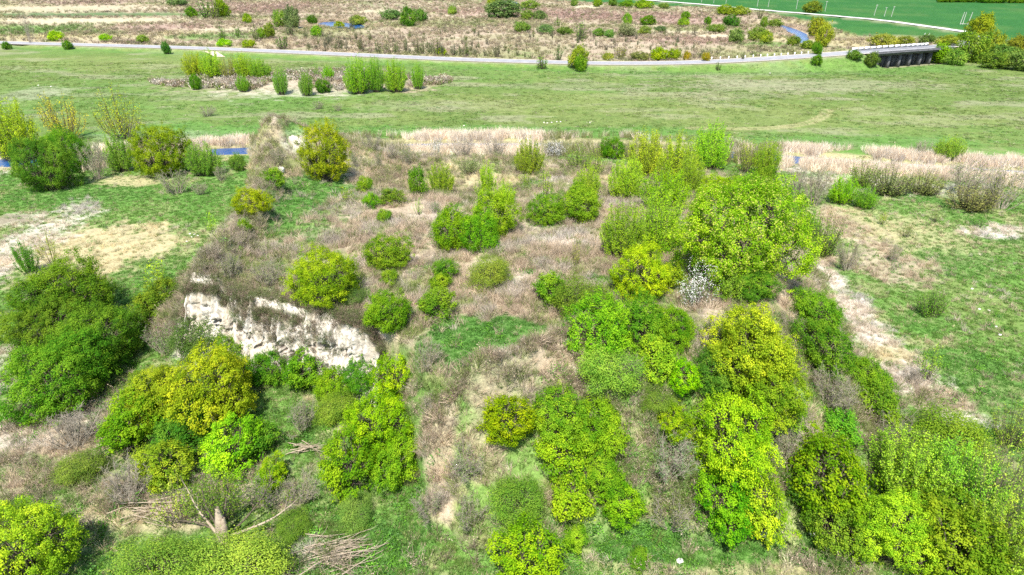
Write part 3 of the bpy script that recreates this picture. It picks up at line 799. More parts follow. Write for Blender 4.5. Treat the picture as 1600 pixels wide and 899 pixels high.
def twigs(seed, n, h, spread, w, leafn=0, leaf=.08):
    r = np.random.default_rng(seed)
    a = r.uniform(0, 6.283, n); q = np.sqrt(r.uniform(0, 1, n)) * spread
    p = np.stack([np.cos(a) * q * .6, np.sin(a) * q * .6, np.zeros(n) - .05], 1)
    e = p + np.stack([np.cos(a) * q * .7 + r.normal(0, .15, n) * h, np.sin(a) * q * .7 + r.normal(0, .15, n) * h, h * r.uniform(.5, 1.1, n)], 1)
    k = r.integers(0, n, n * 3); f = r.uniform(.35, .95, n * 3)[:, None]
    p2 = p[k] * (1 - f) + e[k] * f; e2 = p2 + r.normal(0, 1, (n * 3, 3)) * h * .22 + [0, 0, h * .18]
    V1, Q1 = cones(p, e, w, w * .4); V2, Q2 = cones(p2, e2, w * .55, w * .3)
    V = np.concatenate([V1, V2]); Q = np.concatenate([Q1, Q2 + len(V1)]); t = np.repeat(r.uniform(0, .7, n * 4), 6)
    if leafn:
        k = r.integers(0, n * 3, leafn); f = r.uniform(.2, 1, leafn)[:, None]
        c = p2[k] * (1 - f) + e2[k] * f
        Vl, Ql, tl = leaf_quads(c, r.normal(0, 1, (leafn, 3)) + [0, 0, .8], leaf, leaf * .6, r)
        Q = np.concatenate([Q, Ql + len(V)]); V = np.concatenate([V, Vl]); t = np.concatenate([t, .5 + .5 * tl])
    return quads_mesh('brush', V, Q, {'tint': ('FLOAT', t)})
def leaf_quads(c, nn, L, W, r, tint=None):
    n = len(c); nn = nrm(nn)
    u = nrm(np.cross(nn, r.normal(0, 1, (n, 3)))); v = np.cross(nn, u)
    L = np.broadcast_to(L, (n,)) * r.uniform(.7, 1.3, n); W = np.broadcast_to(W, (n,)) * r.uniform(.7, 1.3, n)
    u = u * (L / 2)[:, None]; v = v * (W / 2)[:, None]
    up = nn * (L * .12)[:, None]
    V = np.stack([c - u, c + v + up - u * .15, c + u, c - v + up - u * .15], 1).reshape(-1, 3)
    Q = np.arange(n * 4).reshape(n, 4)
    t = r.uniform(0, 1, n) if tint is None else np.clip(tint + r.normal(0, .14, n), 0, 1)
    return V, Q, np.repeat(t, 4)
def herb(seed, n, h, spread, leaf):
    r = np.random.default_rng(seed)
    a = r.uniform(0, 6.283, n); q = np.sqrt(r.uniform(0, 1, n)) * spread
    c = np.stack([np.cos(a) * q, np.sin(a) * q, h * r.uniform(.05, 1, n) * (1 - .6 * (q / spread) ** 2)], 1)
    V, Q, t = leaf_quads(c, r.normal(0, .6, (n, 3)) + np.stack([np.cos(a) * .4, np.sin(a) * .4, np.ones(n)], 1), leaf, leaf * .6, r)
    return quads_mesh('herb', V, Q, {'tint': ('FLOAT', t)})

def proto_collection(name, meshes):
    c = bpy.data.collections.new(name)
    for i, me in enumerate(meshes):
        me.materials.append(M_TUFT)
        c.objects.link(bpy.data.objects.new('%s_%02d' % (name, i), me))
    ng = bpy.data.node_groups.new(name, 'GeometryNodeTree')
    ng.interface.new_socket('Geometry', in_out='INPUT', socket_type='NodeSocketGeometry')
    ng.interface.new_socket('Geometry', in_out='OUTPUT', socket_type='NodeSocketGeometry')
    gi = ng.nodes.new('NodeGroupInput'); go = ng.nodes.new('NodeGroupOutput')
    ci = ng.nodes.new('GeometryNodeCollectionInfo'); ci.inputs['Collection'].default_value = c
    ci.inputs['Separate Children'].default_value = True; ci.inputs['Reset Children'].default_value = True
    ip = ng.nodes.new('GeometryNodeInstanceOnPoints'); ip.inputs['Pick Instance'].default_value = True
    def na(n, t):
        k = ng.nodes.new('GeometryNodeInputNamedAttribute'); k.data_type = t; k.inputs['Name'].default_value = n
        return [o for o in k.outputs if o.enabled and o.name == 'Attribute'][0]
    L = ng.links
    L.new(gi.outputs[0], ip.inputs['Points']); L.new(ci.outputs[0], ip.inputs['Instance'])
    L.new(na('idx', 'INT'), ip.inputs['Instance Index']); L.new(na('rot', 'FLOAT_VECTOR'), ip.inputs['Rotation']); L.new(na('scl', 'FLOAT_VECTOR'), ip.inputs['Scale'])
    L.new(ip.outputs[0], go.inputs[0])
    return ng, len(meshes)

def scatter(name, label, cat, coll, xy, z, scl, col, seed, tilt=.15):
    ng, k = coll; n = len(xy); r = np.random.default_rng(seed)
    me = bpy.data.meshes.new(name); me.vertices.add(n)
    me.vertices.foreach_set('co', np.ascontiguousarray(np.column_stack([xy, z]), np.float32).ravel())
    rot = np.column_stack([r.normal(0, tilt, n), r.normal(0, tilt, n), r.uniform(0, 6.283, n)])
    if np.ndim(scl) == 1: scl = np.repeat(scl[:, None], 3, 1)
    for an, ty, arr in (('rot', 'FLOAT_VECTOR', rot), ('scl', 'FLOAT_VECTOR', scl)):
        a = me.attributes.new(an, ty, 'POINT'); a.data.foreach_set('vector', np.ascontiguousarray(arr, np.float32).ravel())
    a = me.attributes.new('idx', 'INT', 'POINT'); a.data.foreach_set('value', r.integers(0, k, n).astype(np.int32))
    a = me.attributes.new('col', 'FLOAT_COLOR', 'POINT'); a.data.foreach_set('color', np.ascontiguousarray(np.column_stack([np.clip(col, 0, 1), np.ones(n)]), np.float32).ravel())
    o = link(name, me)
    mod = o.modifiers.new('scatter', 'NODES'); mod.node_group = ng
    return tag(o, label, cat, kind='stuff')

C_DRY = proto_collection('dry_clump', [blades(i, 34, 1.05, .34, .40, .026, .45, (.45, .15)) for i in range(4)])
C_GRN = proto_collection('turf_clump', [blades(20 + i, 26, .34, .26, .4, .030, .4) for i in range(4)])
C_REED = proto_collection('reed_clump', [blades(40 + i, 30, 2.2, .7, .12, .06, .2, (.12, 0)) for i in range(3)])
C_BRUSH = proto_collection('brush_clump', [twigs(60 + i, 16, 1.0, .6, .014, 26, .09) for i in range(4)])
C_HERB = proto_collection('herb_clump', [herb(80 + i, 46, .45, .5, .13) for i in range(4)])
C_HEATH = proto_collection('heath_clump', [twigs(100 + i, 12, 1.0, .9, .05, 20, .30) for i in range(3)])

def sample(n, y0, y1, xk=.86, r=rng, power=1.0):
    """points over the view's ground, evenly over the area"""
    y = np.sqrt(r.uniform(y0 * y0, y1 * y1, n)) if power == 1 else (r.uniform(y0 ** power, y1 ** power, n)) ** (1 / power)
    x = r.uniform(-1, 1, n) * (y * xk + 8)
    return x, y

def scatter_all():
    r = np.random.default_rng(99)
    jit = lambda n, s=.16: np.exp(r.normal(0, s, (n, 1)))
    # near ground: choose a clump by what covers the spot
    x, y = sample(190000, 33, 150, power=1.15)
    W, h, t = cover(x, y)
    col = W @ PALA
    g = W[:, TI['grass']] + W[:, TI['lush']] + W[:, TI['meadow']]
    dry = W[:, TI['pink']] + W[:, TI['white']] + .32 * W[:, TI['straw']] + .4 * W[:, TI['olive']]
    bad = W[:, TI['chalk']] + W[:, TI['soil']]
    onm = t > .04
    CL = CLIFF[0, ::12, :2]
    steep = seg_dist(x, y, CL)[0] < 1.7
    u = r.uniform(0, 1, len(x))
    keep = (u < dry * np.where(onm, .66, .5) * sstep(.30, .52, fbm(x * .3, y * .3, 93))) & (bad < .4) & ~steep
    n = keep.sum(); s = r.uniform(.55, 1.15, n) * np.where(onm[keep], 1.0, .75)
    c = np.array((.43, .355, .27)) * (1 - W[keep][:, [TI['white']]]) + np.array((.58, .52, .45)) * W[keep][:, [TI['white']]]
    sw = W[keep][:, [TI['straw']]]; c = c * (1 - sw) + np.array((.54, .47, .29)) * sw
    lf = fbm(x[keep] * .15, y[keep] * .15, 88)[:, None]; lg = fbm(x[keep] * .22, y[keep] * .22, 89)[:, None]
    c = c * (.72 + .6 * lf) * np.where(lg > .55, np.array([[1.0, 1.04, 1.08]]), np.array([[1.04, 1.0, .93]]))
    c = np.where(r.uniform(0, 1, (n, 1)) < .6 * W[keep][:, [TI['olive']]] + .07, np.array([[.20, .25, .07]]), c)
    scatter('dry_grass', 'long pinkish dry grass lying over the hill and its foot', 'dry grass', C_DRY, np.column_stack([x, y])[keep], h[keep], s, c * jit(n), 1, .25)
    u = r.uniform(0, 1, len(x)); keep = (u < g * .75) & (bad < .4) & ~steep
    n = keep.sum(); lu = W[keep][:, [TI['lush']]]
    c = np.array((.115, .21, .038)) * (1 - lu) + np.array((.080, .205, .034)) * lu
    c = np.where(r.uniform(0, 1, (n, 1)) < .16 - .1 * lu, np.array([[.38, .33, .19]]), c)
    scatter('green_grass', 'short green turf on the flats around the hill', 'grass', C_GRN, np.column_stack([x, y])[keep], h[keep], r.uniform(.5, 1.15, n), c * jit(n), 2)
    # twiggy undergrowth and low herbs on the slopes
    x2, y2 = sample(40000, 33, 150, power=1.15); W2, h2, t2 = cover(x2, y2)
    cl = fbm(x2 * .16, y2 * .16, 70)
    slope = (t2 > .03) & (t2 < .97)
    low = (y2 < 62)
    pr = np.where(slope, .75, 0) + np.where(low & (t2 <= .03), .22, 0) + np.where(t2 >= .97, .05, 0)
    pr = pr * sstep(.4, .58, cl) * (1 - .8 * (W2[:, TI['lush']] > .5)) * (1 - W2[:, TI['chalk']]) * (1 - .7 * W2[:, TI['straw']])
    dl = seg_dist(x2, y2, CL)[0]; st2 = (dl < 2.2) | ((dl < 4.5) & (r.uniform(0, 1, len(x2)) < .6))
    keep = (r.uniform(0, 1, len(x2)) < pr) & ~st2
    n = keep.sum()
    c = np.where(r.uniform(0, 1, (n, 1)) < .5, np.array([[.20, .26, .07]]), np.array([[.38, .31, .22]]))
    scatter('undergrowth', 'twiggy grey brown undergrowth on the hill slopes', 'undergrowth', C_BRUSH, np.column_stack([x2, y2])[keep], h2[keep], r.uniform(.6, 1.5, n), c * jit(n, .2), 3)
    x3, y3 = sample(32000, 33, 110, power=1.1); W3, h3, t3 = cover(x3, y3)
    cl = fbm(x3 * .22, y3 * .22, 71)
    pr = sstep(.50, .62, cl) * np.where((t3 > .03) & (t3 < .97) | (y3 < 60), .6, .28) * (1 - W3[:, TI['chalk']]) * (1 - .8 * W3[:, TI['straw']])
    st3 = seg_dist(x3, y3, CL)[0] < 1.5
    keep = (r.uniform(0, 1, len(x3)) < pr) & ~st3; n = keep.sum()
    c = np.where(r.uniform(0, 1, (n, 1)) < .5, np.array([[.10, .25, .02]]), np.array([[.07, .18, .03]]))
    scatter('low_herbs', 'low leafy green weeds among the dry grass', 'weeds', C_HERB, np.column_stack([x3, y3])[keep], h3[keep], r.uniform(.5, 1.4, n), c * jit(n, .22), 4)
    # reeds along the river
    RV = catmull(RIVER, 12); k = r.integers(30, len(RV) - 14, 16000)
    p = RV[k][:, :2] + r.normal(0, 1.5, (16000, 2)); side = r.choice([-1, 1], 16000); off = side * r.uniform(4.4, 9.0, 16000)
    p[:, 1] += off
    px_ = p[:, 0] / p[:, 1] * FPX / 1.0 + 800
    dens = np.where(side > 0, .35, .75) + .75 * ((px_ > 620) & (px_ < 850)) + .55 * (px_ > 1270)
    for wa, wb in ((318, 385), (186, 204), (1143, 1158), (1210, 1230), (1246, 1262)): dens = np.where((px_ > wa) & (px_ < wb) & (side < 0), .0, dens)
    dr, _ = seg_dist(p[:, 0], p[:, 1], RIVER)
    keep = (r.uniform(0, 1, 16000) < dens * np.where(side < 0, 1, sstep(.38, .52, fbm(p[:, 0] * .08, p[:, 1] * .08, 72) + .04))) & (dr > 4.0) & (dr < 12)
    n = keep.sum(); hh = hgt(p[keep, 0], p[keep, 1])
    c = np.where(r.uniform(0, 1, (n, 1)) < .4, np.array([[.76, .68, .55]]), np.array([[.68, .56, .42]]))
    pk_ = px_[keep]; br = ((pk_ > 390) & (pk_ < 630)) | ((pk_ > 850) & (pk_ < 1225))
    c = np.where((br[:, None]) & (r.uniform(0, 1, (n, 1)) < .72), np.array([[.24, .25, .10]]), c) * (.75 + .5 * fbm(p[keep][:, 0] * .12, p[keep][:, 1] * .3, 94))[:, None]
    scatter('reeds', 'tall tan reeds along both river banks', 'reeds', C_REED, p[keep], hh, r.uniform(.5, 1.0, n) * np.where(br & (side[keep] < 0), 1.35, 1.0), c * jit(n), 5, .10)
    # meadow tussocks
    x4, y4 = sample(42000, 158, 300, .84); W4, h4, t4 = cover(x4, y4)
    d, _ = seg_dist(x4, y4, ROAD[:75]); keep = (d > 8) & (r.uniform(0, 1, len(x4)) < .25 + .75 * sstep(.45, .6, fbm(x4 * .08, y4 * .2, 73)))
    drr, _ = seg_dist(x4, y4, RIVER); keep &= drr > 5
    ry = np.interp(x4, ROAD[:75, 0], ROAD[:75, 1]); keep &= y4 < ry
    n = keep.sum(); c = (W4 @ PALA)[keep] * 1.1
    c = np.where(r.uniform(0, 1, (n, 1)) < .10, np.array([[.07, .18, .04]]), c); c = np.where(r.uniform(0, 1, (n, 1)) < .10, np.array([[.33, .31, .2]]), c)
    s = r.uniform(.7, 1.5, n)
    scatter('meadow_tussocks', 'tussocky turf of the wide plain behind the river', 'grass', C_GRN, np.column_stack([x4, y4])[keep], h4[keep], np.column_stack([s * 1.6, s * 1.6, s * .8]), c * jit(n), 6)
    # heath scrub beyond the road
    x5, y5 = sample(60000, 262, 760, .84, power=1.3); W5, h5, t5 = cover(x5, y5)
    ry = np.interp(x5, ROAD[:75, 0], ROAD[:75, 1])
    d, _ = seg_dist(x5, y5, ROAD)
    keep = (y5 > ry + 9) & (d > 8) & (W5[:, TI['crop']] < .3) & (W5[:, TI['cream']] < .5)
    for pw in PONDS_W.values(): keep &= sdist(x5, y5, pw) < -2
    keep &= r.uniform(0, 1, len(x5)) < .35 + .65 * sstep(.42, .58, fbm(x5 * .03, y5 * .04, 74))
    n = keep.sum(); c = (W5 @ PALA)[keep] * 1.25
    u = r.uniform(0, 1, (n, 1)); c = np.where(u < .10, np.array([[.16, .19, .07]]), c); c = np.where((u > .1) & (u < .22), np.array([[.42, .34, .24]]), c); c = np.where(u > .9, np.array([[.22, .18, .14]]), c)
    s = r.uniform(.6, 1.5, n)
    scatter('heath_scrub', 'brown and mauve scrub covering the heath beyond the road', 'scrub', C_HEATH, np.column_stack([x5, y5])[keep], h5[keep], s, c * jit(n, .2), 7)
    # tan reeds round the ponds and the far bend
    pts = []
    for kx, pw in PONDS_W.items():
        P = catmull(list(pw) + [pw[0]], 12); q = P[r.integers(0, len(P), 420)][:, :2]
        pts.append(q + nrm(q - P[:, :2].mean(0)) * r.uniform(1.5, 14, (420, 1)))
    p = np.concatenate(pts); ok = np.ones(len(p), bool)
    for pw in PONDS_W.values(): ok &= sdist(p[:, 0], p[:, 1], pw) < -1.2
    d, _ = seg_dist(p[:, 0], p[:, 1], ROAD); ok &= d > 9
    cen = at(515, 47); ok &= ~((np.abs(p[:, 0] - at(533, 44)[0]) < 30) & (p[:, 1] < at(533, 42.5)[1]) & (p[:, 1] > 400) & (p[:, 0] < 0))
    bend = np.array([at(1232, 60)[:2], at(1256, 70)[:2]]); ok &= ~((p[:, 0] > at(1215, 60)[0]) & (p[:, 1] < at(1250, 62)[1]))
    p = p[ok]; n = len(p)
    scatter('pond_reeds', 'tan reeds ringing the far ponds and river bend', 'reeds', C_REED, p, hgt(p[:, 0], p[:, 1]), np.column_stack([np.full(n, 1.8), np.full(n, 1.8), r.uniform(.5, .9, n)]), np.array([[.46, .36, .25]]) * jit(n), 8, .08)
scatter_all()
def island_scrub():
    r = np.random.default_rng(17); n = 2600
    a = r.uniform(0, 6.283, n); q = np.sqrt(r.uniform(0, 1, n))
    x = ISLAND[0] + np.cos(a) * q * 52; y = ISLAND[1] + np.sin(a) * q * 20
    k = fbm(x * .1, y * .1, 77) > .45; x, y = x[k], y[k]; n = len(x)
    u = r.uniform(0, 1, (n, 1))
    c = np.where(u < .45, np.array([[.50, .45, .37]]), np.where(u < .8, np.array([[.36, .28, .2]]), np.array([[.17, .24, .05]])))
    scatter('island_scrub', 'pale dead stems and scrub around the willows on the plain', 'scrub', C_HEATH, np.column_stack([x, y]), hgt(x, y), r.uniform(.7, 1.7, n), c * np.exp(r.normal(0, .2, (n, 1))), 11, .25)
island_scrub()
def line_brush(name, label, line, n, sd, seed, cols, s0, s1):
    r = np.random.default_rng(seed); P = catmull(line, 20); q = P[r.integers(0, len(P), n)][:, :2] + r.normal(0, 1, (n, 2)) * sd
    c = np.array(cols)[r.integers(0, len(cols), n)]
    scatter(name, label, 'brush', C_BRUSH, q, hgt(q[:, 0], q[:, 1]), r.uniform(s0, s1, n), c * np.exp(r.normal(0, .2, (n, 1))), seed, .3)
line_brush('ledge_brush', 'reddish brown brush along the ledge of the spur', LEDGE, 230, (.9, .5), 21, [(.44, .34, .25), (.38, .30, .22), (.24, .25, .10)], .5, 1.1)
line_brush('rim_brush', 'brown brush along the raised rim of the hill', RIM, 650, (1.6, 1.8), 22, [(.42, .35, .27), (.36, .30, .22), (.26, .27, .11)], .5, 1.3)
# hanging brush along the cliff's lip and in its gullies
def cliff_brush():
    r = np.random.default_rng(5); nv, ns = CLIFF.shape[:2]
    n = 1100; j = r.integers(0, ns, n); s = j / ns * 12
    k = fbm(j * .018, j * 0., 91)
    top = r.uniform(0, 1, n) ** 2.0 * (.02 + .85 * sstep(.50, .66, k))
    i = np.clip((top * nv).astype(int), 0, nv - 1)
    p = CLIFF[i, j] + r.normal(0, .12, (n, 3)) + [0, -.1, .0]
    c = np.where(r.uniform(0, 1, (n, 1)) < .5, np.array([[.15, .19, .07]]), np.array([[.27, .21, .15]]))
    scatter('cliff_brush', 'brush hanging over the lip and gullies of the chalk cliff', 'brush', C_BRUSH, p[:, :2], p[:, 2], r.uniform(.35, .8, n), c * np.exp(r.normal(0, .2, (n, 1))), 9, .5)
    n = 620; j = r.integers(0, ns, n); p = CLIFF[0, j] + r.normal(0, .6, (n, 3)) * [1, 1, .1] + [0, 1.1, .1]
    p[:, 2] = np.maximum(p[:, 2] - .1, hgt(p[:, 0], p[:, 1]))
    scatter('cliff_top_brush', 'dense olive brush on the edge above the chalk cliff', 'brush', C_BRUSH, p[:, :2], p[:, 2], r.uniform(.4, .9, n), np.where(r.uniform(0, 1, (n, 1)) < .6, np.array([[.20, .24, .09]]), np.array([[.36, .28, .2]])), 10, .3)
cliff_brush()

# ------------------------------------------------------------------ shrubs and trees: prototypes (crown and trunk meshes, shared by copies)
def fit(c, w, h):
    lo = np.percentile(c, .6, 0); hi = np.percentile(c, 99.4, 0)
    s = np.array([w, w, h * .96]) / np.maximum(hi - lo, 1e-6)
    o = np.array([(lo[0] + hi[0]) / 2, (lo[1] + hi[1]) / 2, lo[2]])
    return s, o
def crown_lobed(seed, w, h, nl, spacing, m, spread, L, W, gap=.42, lob=.25, drop=0.0, core=True):
    r = np.random.default_rng(seed)
    lobes = [(np.array([0, 0, h * .5]), np.array([.27 * w, .27 * w, .36 * h]))] if core else []
    for i in range(nl):
        a = i * 2.399 + r.uniform(-.5, .5); f = (i + .5) / nl
        el = math.asin(np.clip(-.35 + 1.3 * f, -1, 1)); rad = r.uniform(.2, .40)
        c = np.array([math.cos(a) * math.cos(el) * w * rad, math.sin(a) * math.cos(el) * w * rad, h * (.45 + math.sin(el) * .36 + r.uniform(-.06, .06))])
        q = lob * r.uniform(.5, 1.4)
        lobes.append((c, np.array([q * w, q * w, q * h * r.uniform(.8, 1.2)])))
    C, Nn, K = [], [], []
    for k, (c, q) in enumerate(lobes):
        n = max(8, int(4 * math.pi * (q.prod() ** (2 / 3)) / spacing ** 2))
        d = nrm(r.normal(0, 1, (n, 3)))
        rr = r.uniform(.74, 1.05, n) * (.40 + 1.2 * fbm(d[:, 0] * 1.7 + k * 7.1 + 9, d[:, 1] * 1.7 + d[:, 2] * 1.9, seed + k, 2))
        rr = np.where(r.random(n) < .10, rr * r.uniform(1.05, 1.4, n), rr)[:, None]
        C.append(c + d * q * rr); Nn.append(nrm(d / q)); K.append(np.full(n, k))
    C = np.concatenate(C); Nn = np.concatenate(Nn); K = np.concatenate(K)
    keep = C[:, 2] > .04 * h + .22 * h * r.random(len(C)) ** 2
    for k, (c, q) in enumerate(lobes):
        e = np.linalg.norm((C - c) / q, axis=1)
        keep &= ~((e < .72) & (K != k))
    g = fbm(C[:, 0] * 1.5 + seed, C[:, 1] * 1.5 + C[:, 2] * 1.3, seed, 2)
    keep &= g > gap - .12
    C, Nn, K = C[keep], Nn[keep], K[keep]
    s, o = fit(C, w, h); C = (C - o) * s; C[:, 2] += .03 * h
    lobes = [((c - o) * s, q * s) for c, q in lobes]
    n = len(C)
    tint = np.clip(r.uniform(.2, .8, n) + (r.uniform(-.34, .34, len(lobes)))[K], 0, 1)
    cc = np.repeat(C, m, 0); nn = np.repeat(Nn, m, 0); tt = np.repeat(tint, m)
    off = r.normal(0, spread, (n * m, 3))
    pts = cc + off + np.array([0, 0, -drop]) * r.uniform(0, 1, (n * m, 1))
    pts[:, 2] = np.maximum(pts[:, 2], .03)
    # ragged sprigs standing out of the outline
    ns_ = int(50 + 24 * w); ki = r.integers(0, n, ns_); dr_ = nrm(Nn[ki] + r.normal(0, .45, (ns_, 3)) + [0, 0, .55]); ln_ = r.uniform(.25, .85, ns_) * (.35 + .06 * w)
    mm_ = max(6, m // 3); fr_ = r.uniform(0, 1, (ns_, mm_))
    sp = (C[ki][:, None] + dr_[:, None] * (ln_[:, None] * fr_)[..., None]).reshape(-1, 3) + r.normal(0, .06, (ns_ * mm_, 3))
    pts = np.concatenate([pts, sp]); nn = np.concatenate([nn, np.repeat(dr_, mm_, 0)]); tt = np.concatenate([tt, np.repeat(np.clip(tint[ki] + .1, 0, 1), mm_)]); off = np.concatenate([off, r.normal(0, spread, sp.shape)])
    V, Q, t = leaf_quads(pts, nn * .45 + nrm(off) * .55 + r.normal(0, .26, (len(pts), 3)) + [0, 0, .35], L, W, r, tt)
    cr = quads_mesh('crown', V, Q, {'tint': ('FLOAT', t)}); cr.materials.append(M_LEAF)
    mb = MB()
    base_r = .018 * w + .02
    for k, (c, q) in enumerate(lobes):
        b = np.array([r.normal(0, .05) * w, r.normal(0, .05) * w, -.25])
        mid = (b + c) / 2 + np.array([0, 0, -.06 * h]) + r.normal(0, .03, 3) * w
        mb.path([b, b * .6 + mid * .4 + [0, 0, .04 * h], mid, c], np.array([1, .8, .6, .3]) * base_r, 5)
        idx = np.where(K == k)[0]
        if len(idx):
            idx = r.choice(idx, min(len(idx), 16)); mb.stick(np.repeat(c[None], len(idx), 0), c + (C[idx] - c) * .86, base_r * .25, .006)
    tr = mb.mesh('trunk', True); tr.materials.append(M_BARK)
    return {'w': w, 'h': h, 'crown': cr, 'trunk': tr, 'pts': C}
def crown_airy(seed, w, h, ns, nodes, m, L, W, stem=.5, fan=1.0, lo=.3, spread=.09, tw=.011):
    """many upright shoots fanning from the base, small leaves along them"""
    r = np.random.default_rng(seed)
    a = r.uniform(0, 6.283, ns); q = np.sqrt(r.uniform(0, 1, ns))
    b = np.stack([np.cos(a) * q * w * .12, np.sin(a) * q * w * .12, np.full(ns, -.2)], 1)
    zt = np.sqrt(np.clip(1 - (q * .93) ** 2, 0.04, 1)) * r.uniform(.55, 1.12, ns)
    e = np.stack([np.cos(a) * q * w * .5 * fan, np.sin(a) * q * w * .5 * fan, h * (.18 + .82 * zt)], 1)
    mid = b * .45 + e * .55 + np.stack([np.cos(a) * q * w * .05, np.sin(a) * q * w * .05, -h * .05 * q], 1) + r.normal(0, .02 * w, (ns, 3))
    mb = MB(); mb.stick(b, mid, tw * 2.2, tw * 1.4); mb.stick(mid, e, tw * 1.4, tw * .5)
    k = np.repeat(np.arange(ns), nodes); f = r.uniform(lo, 1.02, ns * nodes)[:, None]
    P = np.where(f < .55, b[k] + (mid - b)[k] * f / .55, mid[k] + (e - mid)[k] * (f - .55) / .45)
    sd = r.normal(0, 1, (len(P), 3)) * w * .035 * (1.1 - f) ** .3
    mb.stick(P, P + sd + [0, 0, .02 * h], tw * .6, tw * .3)
    C = np.repeat(P + sd * r.uniform(.3, 1.1, (len(P), 1)), m, 0) + r.normal(0, spread, (len(P) * m, 3))
    C[:, 2] = np.maximum(C[:, 2], .04)
    tint = np.repeat(np.repeat(r.uniform(.2, .8, ns), nodes), m)
    V, Q, t = leaf_quads(C, r.normal(0, .7, (len(C), 3)) + [0, -.1, .55], L, W, r, tint)
    cr = quads_mesh('crown', V, Q, {'tint': ('FLOAT', t)}); cr.materials.append(M_LEAF)
    tr = mb.mesh('trunk', False); tr.materials.append(M_BARK)
    return {'w': w, 'h': h, 'crown': cr, 'trunk': tr, 'pts': P}
def crown_bare(seed, w, h, ns, n1, n2, leafn=0):
    r = np.random.default_rng(seed)
    a = r.uniform(0, 6.283, ns); q = np.sqrt(r.uniform(0, 1, ns))
    b = np.stack([np.cos(a) * q * w * .07, np.sin(a) * q * w * .07, np.full(ns, -.2)], 1)
    e = np.stack([np.cos(a) * q * w * .42, np.sin(a) * q * w * .42, h * .9 * (.35 + .6 * np.sqrt(np.clip(1 - (q * .9) ** 2, .03, 1)))], 1) + r.normal(0, .03 * w, (ns, 3))
    mb = MB(); mb.stick(b, (b + e) / 2 + [0, 0, -.03 * h], .035, .022, 4); mb.stick((b + e) / 2 + [0, 0, -.03 * h], e, .022, .01)
    k = r.integers(0, ns, ns * n1); f = r.uniform(.25, 1, ns * n1)[:, None]
    p = b[k] * (1 - f) + e[k] * f; d = nrm(e - b)[k] * .5 + nrm(r.normal(0, 1, (len(p), 3))) * .7 + [0, 0, .15]
    p2 = p + d * r.uniform(.08, .2, (len(p), 1)) * w; mb.stick(p, p2, .013, .008)
    k = r.integers(0, len(p), len(p) * n2); f = r.uniform(.2, 1, len(k))[:, None]
    s = p[k] * (1 - f) + p2[k] * f; s2 = s + (nrm(r.normal(0, 1, (len(k), 3))) + [0, 0, .25]) * r.uniform(.03, .09, (len(k), 1)) * w
    s2[:, 2] = np.maximum(s2[:, 2], .05)
    m2 = MB(); m2.stick(s, s2, .009, .005)
    tr = mb.mesh('stems', False); tr.materials.append(M_TWIG)
    V = np.concatenate(m2.v); Q = np.concatenate(m2.q)
    cr = quads_mesh('twigs', V, Q); cr.materials.append(M_TWIG)
    out = {'w': w, 'h': h, 'crown': cr, 'trunk': tr, 'pts': s2, 'bare': True}
    if leafn:
        c = s2[r.integers(0, len(s2), leafn)] + r.normal(0, .04, (leafn, 3))
        V, Q, t = leaf_quads(c, r.normal(0, 1, (leafn, 3)) + [0, 0, .6], .09, .055, r)
        lf = quads_mesh('leaves', V, Q, {'tint': ('FLOAT', t)}); lf.materials.append(M_LEAF); out['extra'] = ('leaves', lf)
    return out
def add_blossom(p, seed, frac, m, spread, L, mat, name='blossom'):
    r = np.random.default_rng(seed); C = p['pts']; k = r.random(len(C)) < frac; C = C[k]
    out = nrm(C - np.array([0, 0, p['h'] * .4]))
    c = np.repeat(C + out * .12, m, 0) + r.normal(0, spread, (len(C) * m, 3))
    V, Q, t = leaf_quads(c, np.repeat(out, m, 0) + r.normal(0, .5, (len(c), 3)) + [0, 0, .4], L, L * .75, r)
    me = quads_mesh(name, V, Q, {'tint': ('FLOAT', t)}); me.materials.append(mat)
    return dict(p, extra=(name, me))

PROTO = {
 'dense': [crown_lobed(200 + i, 2.4, 2.1, 9, .38, 30, .13, .11, .075, .36) for i in range(3)]
        + [crown_lobed(210 + i, 5.0, 4.2, 19, .50, 40, .165, .125, .085, .42, .22) for i in range(4)]
        + [crown_lobed(220 + i, 9.0, 7.0, 34, .58, 48, .195, .14, .095, .42, .175) for i in range(2)],
 'fine':  [crown_lobed(230 + i, 4.0, 3.2, 11, .34, 26, .22, .085, .055, .36) for i in range(2)],
 'maple': [crown_lobed(240 + i, 4.0, 4.6, 22, .50, 36, .15, .125, .095, .43, .19) for i in range(3)]
        + [crown_lobed(250 + i, 7.5, 7.5, 40, .58, 44, .18, .14, .10, .43, .15) for i in range(3)],
 'airy':  [crown_airy(260 + i, 3.0, 3.4, 56, 26, 5, .10, .065) for i in range(3)]
        + [crown_airy(270 + i, 6.0, 6.0, 130, 36, 5, .125, .08, tw=.014) for i in range(3)],
 'sparse': [crown_airy(280 + i, 3.0, 3.6, 20, 14, 2, .13, .08, lo=.35) for i in range(2)]
        + [crown_airy(284 + i, 6.0, 6.0, 60, 22, 2, .15, .09, tw=.018) for i in range(2)],
 'broom': [crown_airy(290 + i, 2.2, 3.6, 60, 22, 3, .09, .05, fan=1.0, lo=.1) for i in range(2)],
 'bare':  [crown_bare(300 + i, 4.5, 4.0, 26, 9, 5) for i in range(2)],
 'haze':  [crown_bare(310 + i, 4.5, 3.4, 24, 9, 5, 1700) for i in range(3)],
 'far':   [crown_lobed(320 + i, 8.0, 6.5, 15, 1.0, 16, .40, .42, .30, .40, .22) for i in range(4)],
 'farthin': [crown_airy(330 + i, 4.0, 7.0, 16, 9, 2, .40, .24, lo=.2, spread=.3, tw=.05) for i in range(3)],
 'farbare': [crown_bare(340, 7.0, 10.5, 16, 8, 4)],
}
